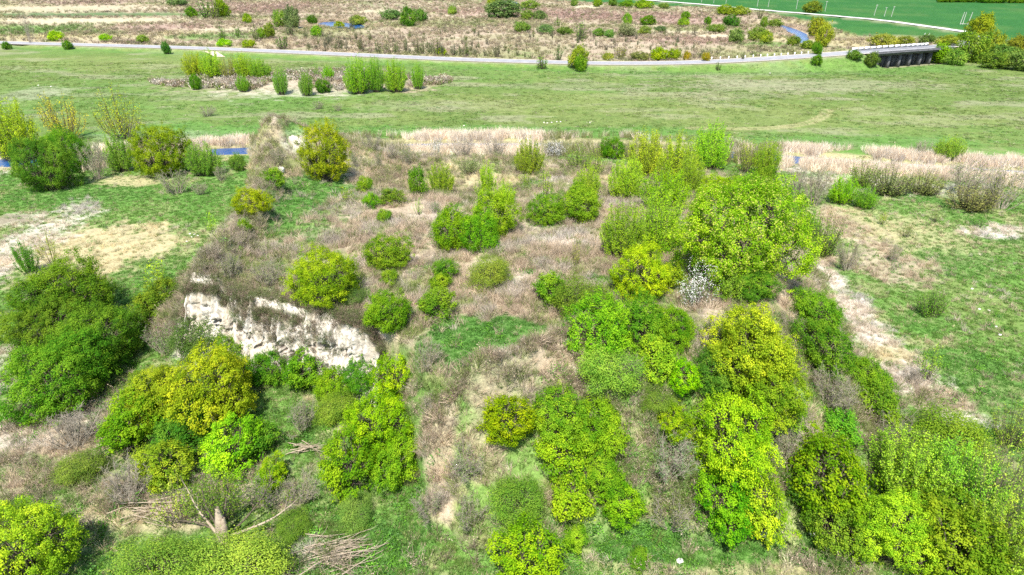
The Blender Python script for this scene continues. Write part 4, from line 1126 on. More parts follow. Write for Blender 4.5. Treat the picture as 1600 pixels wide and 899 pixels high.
PROTO['blossom'] = [add_blossom(crown_airy(350 + i, 4.0, 4.0, 40, 18, 1, .12, .07), 350 + i, .5, 4, .12, .10, M_PETAL) for i in range(2)]
PROTO['flower'] = [add_blossom(crown_lobed(360, 11.0, 8.5, 40, .58, 40, .19, .14, .095, .42, .15), 361, .7, 8, .18, .15, M_LEAF)]

GRN = (.072, .215, .006); DGR = (.060, .175, .008); LIM = (.150, .290, .006); YEL = (.250, .305, .008); OLV = (.140, .180, .028); GLD = (.250, .205, .012); YGR = (.185, .270, .012); MID = (.105, .240, .010)
GRY = (.12, .16, .05); TAN = (.22, .20, .09)
LOW = {'dense': .78, 'fine': .62, 'maple': .98, 'haze': .7, 'bare': .7, 'airy': 1.0, 'flower': .78}
GAIN = {'airy': 2.0, 'sparse': 1.9, 'broom': 1.5, 'haze': 1.45, 'fine': 1.5, 'maple': 1.28, 'dense': 1.36, 'far': 1.4, 'flower': 1.45, 'farthin': 1.25}
_used = {}
def place(name, bb, kind, col, label, cat='shrub', group=None, hmax=None, one=False, hfix=None, var=None):
    x0, y0, x1, y1 = bb
    cx, cy = (x0 + x1) / 2, (y0 + y1) / 2
    if one and kind == 'far': x0, x1 = cx - (x1 - x0) * .42, cx + (x1 - x0) * .42; y0 = y1 - (y1 - y0) * .9
    elif kind in ('dense', 'maple'): x0, x1 = cx - (x1 - x0) * .425, cx + (x1 - x0) * .425; y0 += (y1 - y0) * .06; y1 -= (y1 - y0) * .03
    cy = (y0 + y1) / 2
    g, t = ground(cx, y1 - .25 * (y1 - y0))
    h = 2.0
    for _ in range(4):
        w = (x1 - x0) * t / FPX; A = (y1 - y0) * t / FPX
        st = (CAM_H - g[2] - h / 2) / t; st = min(max(st, .05), .85); ct = math.sqrt(1 - st * st)
        q = A * A - (w * .8 * st) ** 2
        h = math.sqrt(max(q, 0)) / ct; dep = w
        h = min(max(h, .45 * w), 2.6 * w if hmax is None else hmax)
        if st > .36 and kind in LOW: h = min(h, LOW[kind] * w)
        dep = math.sqrt(max(A * A - (h * ct) ** 2, 0)) / st
        dep = max(.5 * w, min(dep, 1.55 * w if st > .36 else w))
        g, t = ground(cx, cy, h / 2)
    # low side of the crown's footprint, so that it stands in the ground on slopes
    ps = PROTO[kind]
    order = sorted(range(len(ps)), key=lambda i: abs(math.log(ps[i]['w'] / max(w, .1))))
    pool = [i for i in order if abs(ps[i]['w'] - ps[order[0]]['w']) < .1]
    k = _used.get((kind, pool[0]), 0); _used[(kind, pool[0])] = k + 1
    p = ps[pool[k % len(pool)]]
    rz = (k * 2.4 + cx * .37) % 6.283
    sc = (w / p['w'], w / p['w'], h / p['h'])
    col = np.array(col) * GAIN.get(kind, 1.25)
    if kind in ('dense', 'fine', 'far') and col[0] < .6 * col[1]: col = col * [1.38, 1, 1.3]
    if col[0] > .72 * col[1]: col = col * [.88, 1.07, 1] * (1.18 if kind == 'maple' else 1.05)
    jc = np.exp(rng.normal(0, .06, 3)); colr = tuple(np.clip(np.array(col) * jc * math.exp(rng.normal(0, .07)), 0, 1)) + (1,)
    if one:
        me = p.get('joined')
        if me is None:
            def arr(m):
                V = np.empty(len(m.vertices) * 3, np.float32); m.vertices.foreach_get('co', V); Q = np.empty(len(m.loops), np.int32); m.loops.foreach_get('vertex_index', Q)
                return V.reshape(-1, 3), Q.reshape(-1, 4)
            V1, Q1 = arr(p['crown']); V2, Q2 = arr(p['trunk'])
            t1 = np.full(len(V1), .5, np.float32)
            if 'tint' in p['crown'].attributes: p['crown'].attributes['tint'].data.foreach_get('value', t1)
            me = quads_mesh('far_tree', np.concatenate([V1, V2]), np.concatenate([Q1, Q2 + len(V1)]), {'tint': ('FLOAT', np.concatenate([t1, np.full(len(V2), .2)]))})
            me.materials.append(p['crown'].materials[0]); me.materials.append(M_BARK if not p.get('bare') else M_TWIG)
            mi = np.zeros(len(me.polygons), np.int32); mi[len(Q1):] = 1; me.polygons.foreach_set('material_index', mi)
            p['joined'] = me
        o = link(name, me, loc=tuple(g)); o.scale = sc; o.rotation_euler = (0, 0, rz); o.color = colr
        tag(o, label, cat, group)
        return o
    root = link(name, None, loc=tuple(g)); root.empty_display_size = .3
    tag(root, label, cat, group)
    for nm in ('trunk', 'crown'):
        nn = p[nm].name.split('.')[0]
        o = link(nn, p[nm], parent=root); o.color = colr; o.rotation_euler = (0, 0, rz)
        if dep < w * .97:
            o.scale = sc
        else:
            o.scale = sc
    if 'extra' in p:
        o = link(p['extra'][0], p['extra'][1], parent=root); o.rotation_euler = (0, 0, rz); o.scale = sc
        o.color = colr
        if p['extra'][0] == 'blossom' and kind == 'blossom': o.color = (1, 1, 1, 1)
        if kind == 'flower': o.color = (.44, .46, .09, 1)
    root.scale = (1, dep / w, 1)
    return root

# ------------------------------------------------------------------ every shrub and tree, one by one
SHRUBS = [
 # --- flats beside the hill, river side
 ('willow', (-20, 165, 48, 242), 'airy', YGR, 'yellow green willow cut by the picture edge near the river'),
 ('willow', (62, 150, 128, 212), 'sparse', (.30, .24, .02), 'thin orange tinged willow behind the dark green riverside shrub'),
 ('willow', (152, 143, 216, 212), 'sparse', YGR, 'tall thin yellow willow standing above the pale reed bank'),
 ('hawthorn_shrub', (62, 205, 136, 262), 'dense', DGR, 'dark green shrub rising behind another by the river'),
 ('hawthorn_shrub', (28, 218, 112, 292), 'dense', (.06, .18, .012), 'dark green round shrub with a hard shadow on the flat grass'),
 ('bare_shrub', (124, 222, 166, 276), 'haze', TAN, 'brownish half bare shrub between the dark green and bright green shrubs'),
 ('willow', (163, 212, 206, 264), 'airy', (.13, .20, .02), 'olive green willow partly behind the bright round riverside shrub'),
 ('green_shrub', (198, 198, 292, 272), 'dense', (.12, .26, .010), 'bright green round shrub beside the blue river water'),
 ('green_shrub', (288, 224, 342, 272), 'airy', (.12, .20, .02), 'mid green upright shrub just before the blue water'),
 ('green_shrub', (354, 240, 384, 266), 'dense', (.09, .2, .02), 'small green shrub at the foot of the hill peak by the water'),
 ('brush_shrub', (244, 264, 300, 302), 'haze', (.13, .18, .03), 'olive domed brush on the flat below the bright riverside shrub'),
 ('brush_shrub', (332, 260, 358, 282), 'haze', (.11, .15, .03), 'small olive brush beside the water shrubs'),
 ('brush_shrub', (296, 284, 326, 304), 'haze', TAN, 'little brown brush tuft on the green flat'),
 ('willow', (-12, 205, 36, 245), 'haze', OLV, 'grey olive thicket under the willow at the picture edge'),
 # --- hill peak and rim
 ('golden_tree', (465, 190, 550, 283), 'maple', (.20, .185, .008), 'round ochre gold tree standing on the hill peak'),
 ('green_shrub', (418, 230, 450, 258), 'haze', (.10, .19, .02), 'olive bush on the peak slope under the small chalk scar'),
 ('green_shrub', (407, 262, 444, 292), 'dense', (.09, .22, .012), 'bright green shrub on the rim below the golden tree'),
 ('green_shrub', (364, 295, 428, 336), 'dense', LIM, 'lime green shrub spilling down the hill rim'),
 ('green_shrub', (544, 234, 568, 262), 'haze', (.10, .19, .02), 'olive bush directly beside the golden tree'),
 ('brush_shrub', (560, 208, 600, 236), 'haze', (.13, .13, .06), 'dark brown olive brush under the far chalk scar'),
 ('brush_shrub', (580, 238, 600, 263), 'haze', (.12, .2, .02), 'small olive bush on the brown slope behind the peak'),
 ('brush_shrub', (618, 226, 650, 258), 'haze', (.12, .19, .03), 'olive bush farther along the brown slope behind the peak'),
 ('bare_shrub', (600, 222, 626, 250), 'bare', TAN, 'bare brown bush between two olive bushes behind the peak'),
 ('green_shrub', (318, 334, 342, 364), 'sparse', YEL, 'tiny yellow green bush at the foot of the brushy rim'),
 ('green_shrub', (368, 342, 392, 364), 'dense', GRN, 'tiny green bush on the brushy rim'),
 ('brush_shrub', (390, 330, 420, 352), 'haze', TAN, 'brown brush on the rim near the tiny green bush'),
 # --- back of the plateau
 ('blossom_shrub', (668, 214, 694, 242), 'blossom', OLV, 'white blossoming bush before the tan reeds'),
 ('bare_shrub', (692, 212, 752, 246), 'bare', TAN, 'brown bare thicket beside the white blossoming bush'),
 ('bare_shrub', (745, 212, 802, 246), 'bare', TAN, 'brown bare thicket ending before the yellow green tree'),
 ('willow', (712, 238, 754, 272), 'sparse', (.12, .18, .05), 'sparse grey green bush on the pale grass behind the hill'),
 ('green_shrub', (636, 260, 670, 310), 'dense', DGR, 'dark green upright shrub touching a yellow green one'),
 ('willow', (662, 252, 714, 310), 'airy', YGR, 'yellow green shrub touching a dark green one'),
 ('green_shrub', (556, 274, 584, 302), 'dense', MID, 'small bright green bush below the golden tree on the plateau'),
 ('green_shrub', (566, 300, 594, 326), 'dense', GRN, 'small green bush below the bright one on the plateau'),
 ('green_shrub', (590, 294, 632, 322), 'dense', (.08, .2, .012), 'wide low green bush on the pink grass'),
 ('green_shrub', (588, 325, 614, 349), 'dense', MID, 'little round green bush alone in the pink grass'),
 ('green_shrub', (670, 314, 694, 334), 'haze', GRN, 'little olive green bush beside the large green shrub'),
 ('sapling', (644, 306, 664, 336), 'sparse', MID, 'thin green sapling under the dark upright shrub'),
 ('sapling', (522, 292, 556, 316), 'sparse', YGR, 'thin yellow sapling on the grassy plateau near the golden tree'),
 ('willow', (748, 252, 776, 304), 'airy', YGR, 'slender lime sapling on the pale grass'),
 ('willow', (803, 218, 852, 272), 'airy', (.17, .25, .012), 'yellow green tree beside the mauve blossoming bush'),
 ('blossom_shrub', (848, 215, 884, 245), 'blossom', (.2, .15, .2), 'mauve tinged blossoming bush beside the yellow green tree'),
 ('willow', (880, 222, 932, 264), 'sparse', (.17, .22, .02), 'row of thin olive shoots before the tan reeds'),
 ('willow', (836, 250, 868, 314), 'sparse', YGR, 'pair of thin yellow shoots above the green plateau shrub'),
 ('willow', (893, 258, 942, 318), 'airy', YGR, 'yellow green upright bush beside the pale grass hummock'),
 ('green_shrub', (936, 214, 976, 248), 'dense', GRN, 'dark green round bush alone before the tan reeds'),
 ('willow', (978, 204, 1042, 278), 'airy', (.235, .225, .015), 'tall yellow olive tree highest of the back thicket'),
 ('willow', (1028, 212, 1094, 290), 'airy', YGR, 'yellow green tree next to the tall yellow olive one'),
 ('willow', (950, 245, 1010, 312), 'airy', (.21, .26, .012), 'yellow shrub in front of the tall yellow olive tree'),
 ('willow', (1000, 265, 1080, 330), 'airy', LIM, 'lime shrub in front of the back thicket'),
 ('willow', (1082, 194, 1144, 262), 'airy', (.17, .26, .010), 'large lime willow on the river bank'),
 ('willow', (1148, 216, 1190, 268), 'sparse', YGR, 'thin yellow willow by the glimpse of blue water'),
 ('willow', (1178, 222, 1222, 272), 'airy', (.16, .25, .012), 'lime willow at the end of the river thicket'),
 ('green_shrub', (1172, 262, 1222, 318), 'dense', (.10, .24, .012), 'green shrub between the lime willow and the grey bare brush'),
 ('willow', (1088, 272, 1178, 322), 'dense', LIM, 'lime shrub mass above the pale flowering tree'),
 # --- right flats
 ('bare_shrub', (1222, 258, 1268, 312), 'bare', TAN, 'grey brown bare bush beside the green shrub at the hill end'),
 ('bare_shrub', (1250, 262, 1304, 320), 'haze', (.15, .13, .06), 'brown half bare bush next to the grey bare one'),
 ('willow', (1296, 276, 1342, 316), 'airy', LIM, 'lime bush on the flats beside the brown half bare bush'),
 ('willow', (1330, 248, 1374, 290), 'broom', (.12, .2, .02), 'green broom like bush before the tan reed belt'),
 ('green_shrub', (1334, 292, 1370, 324), 'airy', (.10, .23, .012), 'green bush with a dark foot on the flats'),
 ('brush_shrub', (1362, 256, 1424, 302), 'broom', (.16, .17, .05), 'olive broom bush in front of the reed belt'),
 ('brush_shrub', (1418, 262, 1472, 300), 'broom', (.19, .19, .05), 'tan olive broom bush in the reed belt'),
 ('brush_shrub', (1474, 254, 1548, 300), 'haze', (.13, .16, .05), 'grey olive domed brush before the reeds'),
 ('brush_shrub', (1534, 266, 1612, 322), 'haze', (.19, .18, .04), 'yellow olive brush cut by the picture edge beside the reeds'),
 ('brush_shrub', (1484, 286, 1556, 326), 'broom', (.20, .19, .06), 'tan olive domed brush with a bare branch on the flats'),
 ('green_shrub', (1464, 216, 1506, 247), 'airy', (.14, .22, .02), 'yellow green bush on the far river bank'),
 ('brush_shrub', (1424, 222, 1470, 244), 'haze', (.15, .15, .05), 'brown olive low bush on the far river bank'),
 ('willow', (1262, 328, 1318, 398), 'broom', (.12, .19, .02), 'upright green and brown broom bush at the hill foot'),
 ('green_shrub', (1256, 330, 1282, 376), 'airy', (.09, .24, .012), 'thin green bush behind the upright broom bush'),
 ('bare_shrub', (1306, 372, 1350, 422), 'haze', (.18, .17, .06), 'brown wispy brush beside the upright broom bush'),
 ('brush_shrub', (1388, 382, 1412, 408), 'haze', (.19, .19, .03), 'small yellow olive bush on the pink dry patch'),
 ('sapling', (1438, 448, 1480, 492), 'broom', (.09, .17, .02), 'lone upright sapling with a dark shadow on the flats'),
 ('sapling', (1370, 332, 1392, 350), 'sparse', (.17, .24, .02), 'tiny leaning sapling on the straw flats nearest the dark footed bush'),
 ('sapling', (1408, 346, 1430, 370), 'sparse', (.15, .17, .04), 'tiny brown sapling on the straw flats'),
 ('sapling', (1452, 328, 1474, 346), 'sparse', (.12, .18, .03), 'tiny dark sapling below the reed belt'),
 ('sapling', (1518, 336, 1546, 354), 'sparse', (.09, .2, .03), 'tiny green sapling above the white dead grass'),
 ('sapling', (1432, 540, 1480, 594), 'sparse', (.16, .25, .02), 'thin lime sapling over the tan straw bank'),
 ('bare_shrub', (1408, 566, 1444, 604), 'bare', TAN, 'small bare dark bush on the tan straw bank'),
 ('green_shrub', (1556, 626, 1624, 694), 'sparse', (.18, .2, .02), 'olive orange bush cut by the picture edge'),
 # --- big shrub and its neighbours on the near left flats
 ('hawthorn_shrub', (46, 404, 166, 500), 'dense', (.075, .205, .010), 'upper lobe of the great dark green hawthorn thicket'),
 ('hawthorn_shrub', (24, 456, 120, 556), 'dense', (.075, .20, .010), 'outer lobe of the great dark green hawthorn thicket at its edge'),
 ('hawthorn_shrub', (88, 468, 206, 584), 'dense', (.068, .195, .010), 'hillward lobe of the great dark green hawthorn thicket'),
 ('hawthorn_shrub', (30, 526, 152, 636), 'dense', (.08, .21, .010), 'front lobe of the great dark green hawthorn thicket'),
 ('green_shrub', (22, 380, 54, 424), 'airy', DGR, 'thin dark pointed bush behind the great hawthorn thicket'),
 ('green_shrub', (204, 436, 278, 508), 'dense', (.09, .22, .012), 'green shrub leaning against the hill flank beside the hawthorn thicket'),
 ('sapling', (222, 398, 262, 446), 'sparse', YEL, 'sparse yellow sapling behind the shrub on the hill flank'),
 ('sapling', (58, 366, 92, 412), 'sparse', (.2, .2, .03), 'sparse yellow sapling behind the great hawthorn thicket'),
 ('brush_shrub', (222, 496, 286, 566), 'haze', (.14, .18, .05), 'grey olive brush on the hill flank corner'),
 ('brush_shrub', (276, 484, 348, 552), 'fine', (.085, .14, .03), 'dull dark green brush at the foot of the chalk cliff'),
 # --- along the cliff foot
 ('green_shrub', (336, 518, 408, 574), 'dense', (.075, .19, .012), 'dark green shrub at the cliff foot behind the yellow maple'),
 ('green_shrub', (388, 524, 456, 616), 'dense', (.065, .215, .010), 'saturated green shrub below the middle of the cliff'),
 ('green_shrub', (442, 532, 512, 610), 'maple', (.12, .255, .010), 'yellow flecked green shrub below the cliff'),
 ('green_shrub', (494, 546, 560, 644), 'dense', (.10, .255, .008), 'bright green shrub in front of the cliff beside the lime maple'),
 ('green_shrub', (535, 548, 598, 606), 'dense', (.075, .215, .010), 'green shrub tight against the end of the cliff'),
 ('maple_tree', (578, 518, 652, 640), 'maple', (.225, .315, .008), 'lime yellow maple growing against the spur edge'),
 ('green_shrub', (495, 600, 550, 672), 'fine', (.10, .22, .02), 'soft green shrub before the bright one at the cliff end'),
 ('green_shrub', (566, 428, 644, 534), 'dense', (.09, .235, .008), 'tall bright green shrub at the cliff end on the rim'),
 ('green_shrub', (594, 418, 622, 446), 'dense', (.11, .235, .010), 'small lime bush capping the tall shrub at the cliff end'),
 ('green_shrub', (448, 382, 566, 478), 'dense', (.13, .275, .008), 'bright lime green domed shrub on the top of the cliff'),
 ('brush_shrub', (532, 446, 570, 480), 'fine', (.08, .17, .03), 'dull green brush under the lime domed shrub'),
 # --- plateau
 ('green_shrub', (566, 364, 648, 420), 'dense', (.095, .225, .010), 'green spreading shrub on the plateau behind the cliff rim'),
 ('green_shrub', (672, 404, 718, 442), 'dense', (.065, .20, .012), 'dark green uppermost shrub of the three in a chain'),
 ('green_shrub', (666, 424, 706, 456), 'dense', (.11, .24, .010), 'lime middle shrub of the three in a chain'),
 ('green_shrub', (654, 444, 714, 500), 'dense', (.09, .235, .010), 'round green lowest shrub of the three in a chain'),
 ('green_shrub', (733, 400, 799, 448), 'fine', (.13, .22, .02), 'soft olive green domed shrub alone on the dry plateau'),
 ('green_shrub', (668, 318, 746, 392), 'dense', (.10, .25, .008), 'bright green lobed shrub of the central clump'),
 ('green_shrub', (712, 326, 782, 394), 'dense', (.085, .235, .008), 'front green shrub of the central clump'),
 ('green_shrub', (736, 294, 818, 372), 'dense', (.115, .26, .008), 'lime green back shrub of the central clump'),
 ('green_shrub', (822, 300, 886, 352), 'dense', (.09, .23, .010), 'green shrub behind the pale dry grass'),
 ('green_shrub', (866, 284, 942, 348), 'dense', (.10, .24, .010), 'green shrub with a dark hollow behind the pale dry grass'),
 ('willow', (936, 318, 1012, 404), 'airy', (.145, .25, .012), 'fine leaved lime willow bordering the dry grass'),
 ('willow', (990, 302, 1074, 396), 'airy', (.155, .26, .012), 'fine leaved lime willow beside the pale flowering tree'),
 ('sapling', (890, 362, 910, 422), 'sparse', (.24, .20, .03), 'thin yellowing sapling alone in the dry grass'),
 ('flowering_tree', (1066, 284, 1256, 442), 'flower', (.15, .26, .010), 'great tree speckled with pale yellow flowers', 'tree'),
 ('maple_tree', (952, 374, 1052, 470), 'maple', (.285, .325, .008), 'vivid yellow maple on the plateau edge', 'tree'),
 ('green_shrub', (1030, 400, 1076, 460), 'dense', (.12, .25, .010), 'green shrub between the vivid yellow maple and the white blossom'),
 ('blossom_shrub', (1058, 404, 1122, 480), 'blossom', GRN, 'white blossoming tree below the great flowering tree', 'tree'),
 ('green_shrub', (1150, 420, 1222, 474), 'dense', (.08, .22, .010), 'dark green shrub in the shade of the great flowering tree'),
 ('willow', (1112, 410, 1164, 470), 'airy', (.15, .22, .02), 'thin olive willow between the white blossom and the dark green shrub'),
 ('green_shrub', (832, 424, 890, 478), 'dense', (.08, .225, .010), 'green shrub at the tip of the great green thicket'),
 ('green_shrub', (866, 428, 958, 512), 'fine', (.105, .235, .015), 'soft green shrub at the back of the great green thicket'),
 ('green_shrub', (876, 462, 992, 566), 'dense', (.09, .24, .008), 'largest green shrub in the front of the great thicket'),
 ('green_shrub', (952, 450, 1046, 548), 'dense', (.085, .23, .010), 'green shrub in the heart of the great thicket'),
 ('green_shrub', (1020, 462, 1094, 556), 'dense', (.10, .25, .008), 'green shrub of the great thicket beside the olive gold maple'),
 ('green_shrub', (900, 540, 1002, 610), 'fine', (.115, .21, .02), 'olive green shrub low in front of the great thicket'),
 ('green_shrub', (990, 520, 1060, 590), 'dense', (.12, .25, .010), 'lime green shrub low in the great thicket'),
 ('maple_tree', (1040, 556, 1094, 614), 'maple', (.19, .33, .006), 'small vivid lime bush under the great thicket'),
 ('bare_shrub', (940, 548, 1010, 606), 'bare', TAN, 'tangle of tan dead stems under the great thicket'),
 ('maple_tree', (1094, 448, 1236, 620), 'maple', (.235, .255, .012), 'great olive gold maple on the hill flank', 'tree'),
 ('maple_tree', (1140, 540, 1256, 664), 'maple', (.185, .235, .012), 'olive green maple below the great olive gold one', 'tree'),
 ('green_shrub', (1078, 540, 1150, 610), 'dense', (.07, .19, .015), 'dark green shrub at the foot of the great olive gold maple'),
 ('green_shrub', (1236, 438, 1310, 520), 'dense', (.085, .23, .010), 'upper green shrub on the hill edge by the straw path'),
 ('green_shrub', (1240, 488, 1326, 584), 'dense', (.08, .225, .010), 'lower green shrub on the hill edge by the straw path'),
 ('brush_shrub', (1216, 470, 1262, 540), 'haze', (.16, .18, .05), 'brown brush between the olive gold maple and the green edge shrubs'),
 ('brush_shrub', (1262, 570, 1344, 646), 'haze', (.16, .17, .06), 'grey olive wispy brush under the green edge shrubs'),
 ('green_shrub', (1326, 546, 1388, 622), 'dense', (.085, .23, .010), 'green shrub beside the straw path'),
 ('green_shrub', (1346, 598, 1404, 660), 'dense', (.09, .22, .012), 'green shrub lower beside the straw path'),
 # --- front slope and foot
 ('maple_tree', (270, 532, 398, 672), 'maple', (.27, .275, .012), 'tallest yellow maple of the thicket below the cliff', 'tree'),
 ('maple_tree', (196, 556, 292, 668), 'maple', (.25, .265, .014), 'thin yellow maple beside the hawthorn thicket', 'tree'),
 ('green_shrub', (164, 600, 246, 706), 'maple', (.145, .265, .010), 'lime shrub at the outer side of the yellow maples'),
 ('green_shrub', (236, 624, 326, 716), 'dense', (.065, .20, .012), 'dark green shrub inside the yellow maples'),
 ('maple_tree', (326, 636, 410, 746), 'maple', (.215, .295, .010), 'lime yellow maple in front of the yellow thicket', 'tree'),
 ('green_shrub', (376, 640, 434, 722), 'dense', (.08, .22, .012), 'green shrub beside the lime yellow maple'),
 ('maple_tree', (206, 690, 300, 760), 'maple', (.20, .24, .015), 'low olive yellow bush at the foot of the yellow maples'),
 ('green_shrub', (398, 712, 446, 770), 'maple', (.17, .30, .008), 'small lime bush above the broken willow'),
 ('maple_tree', (536, 600, 652, 716), 'maple', (.185, .30, .008), 'lime maple below the spur edge', 'tree'),
 ('green_shrub', (504, 656, 598, 774), 'maple', (.145, .275, .008), 'large lime green shrub at the spur foot'),
 ('green_shrub', (566, 664, 654, 768), 'dense', (.10, .25, .008), 'bright green shrub at the spur foot'),
 ('maple_tree', (742, 612, 842, 694), 'maple', (.20, .31, .006), 'lime yellow shrub high on the front slope'),
 ('green_shrub', (826, 598, 924, 690), 'dense', (.105, .255, .008), 'green shrub uppermost on the front slope'),
 ('green_shrub', (888, 612, 982, 712), 'dense', (.10, .25, .008), 'green shrub on the front slope beside the uppermost one'),
 ('green_shrub', (836, 668, 912, 738), 'dense', (.135, .27, .008), 'lime green shrub in the middle of the front slope'),
 ('green_shrub', (894, 690, 978, 780), 'dense', (.10, .245, .010), 'green shrub lower on the front slope'),
 ('green_shrub', (858, 738, 932, 814), 'dense', (.115, .26, .008), 'green shrub at the foot of the front slope'),
 ('green_shrub', (936, 746, 1008, 818), 'maple', (.13, .265, .008), 'lime green bush ending the front slope beside the grey half bare shrub'),
 ('green_shrub', (768, 742, 848, 820), 'fine', (.105, .22, .018), 'soft mid green shrub above the lime bush at the bottom'),
 ('maple_tree', (764, 804, 884, 912), 'maple', (.175, .30, .008), 'round lime bush at the bottom edge below the soft green shrub'),
 ('green_shrub', (878, 806, 918, 862), 'dense', (.10, .245, .010), 'small green bush beside the round lime bush'),
 ('green_shrub', (984, 852, 1016, 892), 'dense', (.085, .24, .012), 'tiny green bush alone in the bottom grass'),
 ('bare_shrub', (998, 664, 1094, 762), 'haze', (.13, .16, .07), 'grey half bare shrub between green bushes and the yellow maple'),
 ('bare_shrub', (1008, 748, 1092, 850), 'haze', (.16, .17, .05), 'brownish bare shrub below the grey half bare one'),
 ('green_shrub', (1028, 622, 1082, 692), 'maple', (.175, .29, .008), 'small lime bush above the grey half bare shrub'),
 ('maple_tree', (1082, 598, 1214, 752), 'maple', (.285, .305, .010), 'bright yellow maple at the hill foot', 'tree'),
 ('green_shrub', (1090, 716, 1180, 848), 'maple', (.125, .27, .008), 'lime green shrub under the bright yellow maple'),
 ('maple_tree', (1150, 726, 1234, 846), 'maple', (.22, .27, .012), 'yellow olive shrub beside the lime one under the bright maple'),
 ('brush_shrub', (1190, 650, 1262, 738), 'haze', (.17, .17, .07), 'dry tan brush between the bright yellow maple and the lime tree'),
 ('green_shrub', (1288, 640, 1344, 692), 'dense', (.075, .23, .012), 'saturated green bush on top of the lime tree'),
 ('maple_tree', (1236, 672, 1350, 800), 'maple', (.165, .285, .008), 'lime tree at the hill corner', 'tree'),
 ('green_shrub', (1262, 760, 1368, 862), 'dense', (.10, .23, .012), 'green shrub under the lime tree'),
 ('green_shrub', (1226, 700, 1286, 820), 'dense', (.06, .17, .015), 'dark green shrub on the shaded side of the lime tree'),
 ('willow', (1438, 646, 1536, 724), 'fine', (.09, .2, .012), 'dark green domed shrub behind the olive willows'),
 ('willow', (1376, 672, 1474, 790), 'airy', (.20, .24, .02), 'olive yellow willow with upright shoots in front of the dark dome'),
 ('willow', (1452, 694, 1548, 806), 'airy', (.18, .24, .02), 'olive willow below the dark green dome'),
 ('green_shrub', (1420, 752, 1524, 850), 'dense', (.10, .24, .010), 'green shrub among the olive willows'),
 ('maple_tree', (1344, 774, 1468, 884), 'maple', (.19, .26, .012), 'yellow olive bush with a dark shadow side at the bottom corner grass'),
 ('maple_tree', (1448, 806, 1560, 912), 'maple', (.175, .25, .012), 'yellow green bush at the bottom edge below the willows'),
 ('willow', (1516, 690, 1622, 812), 'sparse', (.19, .22, .03), 'sparse olive willow at the picture edge'),
 ('willow', (1530, 786, 1640, 912), 'airy', (.19, .23, .02), 'olive willow at the bottom corner'),
 ('brush_shrub', (1368, 640, 1440, 700), 'haze', (.15, .17, .05), 'grey brush above the olive yellow willow'),
 ('maple_tree', (-34, 788, 100, 912), 'maple', (.225, .265, .014), 'yellow olive tree cut by the bottom corner', 'tree'),
 ('brush_shrub', (196, 842, 306, 918), 'fine', (.11, .20, .02), 'low green brush at the bottom edge'),
 ('brush_shrub', (300, 838, 446, 924), 'fine', (.12, .21, .02), 'wide low green brush below the broken willow'),
 ('bare_shrub', (64, 636, 150, 706), 'bare', TAN, 'low tangle of bare stems before the hawthorn thicket'),
 ('bare_shrub', (150, 716, 238, 792), 'bare', TAN, 'low tangle of bare stems before the yellow maples'),
 ('bare_shrub', (430, 734, 500, 800), 'haze', TAN, 'brown wispy brush above the branch heap'),
 ('bare_shrub', (330, 392, 380, 444), 'haze', (.16, .18, .06), 'olive brush at the outer end above the cliff'),
 ('bare_shrub', (386, 404, 446, 452), 'haze', (.17, .17, .07), 'grey olive brush above the middle of the cliff'),
 ('willow', (770, 282, 808, 320), 'airy', YGR, 'wispy lime shoots directly behind the central clump'),
 ('willow', (914, 230, 950, 274), 'sparse', YGR, 'thin yellow shoots beside the round dark bush before the reeds'),
 ('willow', (1058, 244, 1104, 300), 'airy', (.20, .25, .012), 'yellow lime bush between the back thicket and the river willow'),
 ('willow', (806, 262, 838, 300), 'sparse', (.17, .24, .02), 'thin lime shoots under the yellow green tree'),
 ('green_shrub', (1000, 594, 1048, 646), 'fine', (.10, .2, .02), 'soft green bush under the tangle of dead stems'),
 ('green_shrub', (1194, 612, 1254, 668), 'dense', (.08, .2, .012), 'dark green bush under the olive green maple'),
 ('brush_shrub', (640, 512, 694, 596), 'haze', (.17, .15, .06), 'brown brush clinging to the top of the spur edge'),
 ('brush_shrub', (648, 596, 706, 676), 'haze', (.15, .16, .06), 'brown olive brush lower on the spur edge'),
 ('brush_shrub', (690, 676, 764, 760), 'haze', (.15, .19, .05), 'grey green brush on the front slope below the ledge'),
 ('brush_shrub', (640, 752, 704, 826), 'haze', (.15, .17, .06), 'wispy brush near the foot of the spur'),
 ('brush_shrub', (438, 618, 500, 690), 'haze', (.14, .19, .05), 'olive brush below the cliff shrubs'),
 ('brush_shrub', (706, 770, 768, 840), 'haze', (.14, .19, .05), 'olive brush at the slope foot beside the soft green shrub'),
 ('green_shrub', (530, 770, 580, 826), 'fine', (.11, .2, .03), 'low soft green bush below the large lime shrub'),
 ('green_shrub', (436, 798, 480, 842), 'fine', (.10, .19, .02), 'low green bush above the heap of cut branches'),
 ('green_shrub', (96, 708, 148, 752), 'fine', (.09, .2, .02), 'low green bush in the dry ground before the hawthorn thicket'),
 # --- the willow island on the plain
 ('willow', (284, 84, 318, 118), 'airy', YGR, 'yellow willow at the outer end of the island row on the plain'),
 ('willow', (310, 82, 346, 118), 'airy', (.2, .25, .012), 'second yellow willow of the island row on the plain'),
 ('willow', (340, 84, 372, 120), 'sparse', (.22, .2, .02), 'brown stemmed willow in the middle of the island row'),
 ('willow', (364, 86, 396, 120), 'airy', YGR, 'yellow willow past the brown stemmed one in the island row'),
 ('willow', (386, 94, 422, 122), 'airy', (.12, .22, .012), 'green willow ending the first island row'),
 ('green_shrub', (296, 116, 314, 139), 'dense', DGR, 'small dark green bush with a shadow before the island row'),
 ('green_shrub', (368, 118, 388, 142), 'airy', MID, 'small lime bush on the white island ground'),
 ('willow', (426, 108, 450, 146), 'airy', (.12, .22, .02), 'upright green bush on the white island ground'),
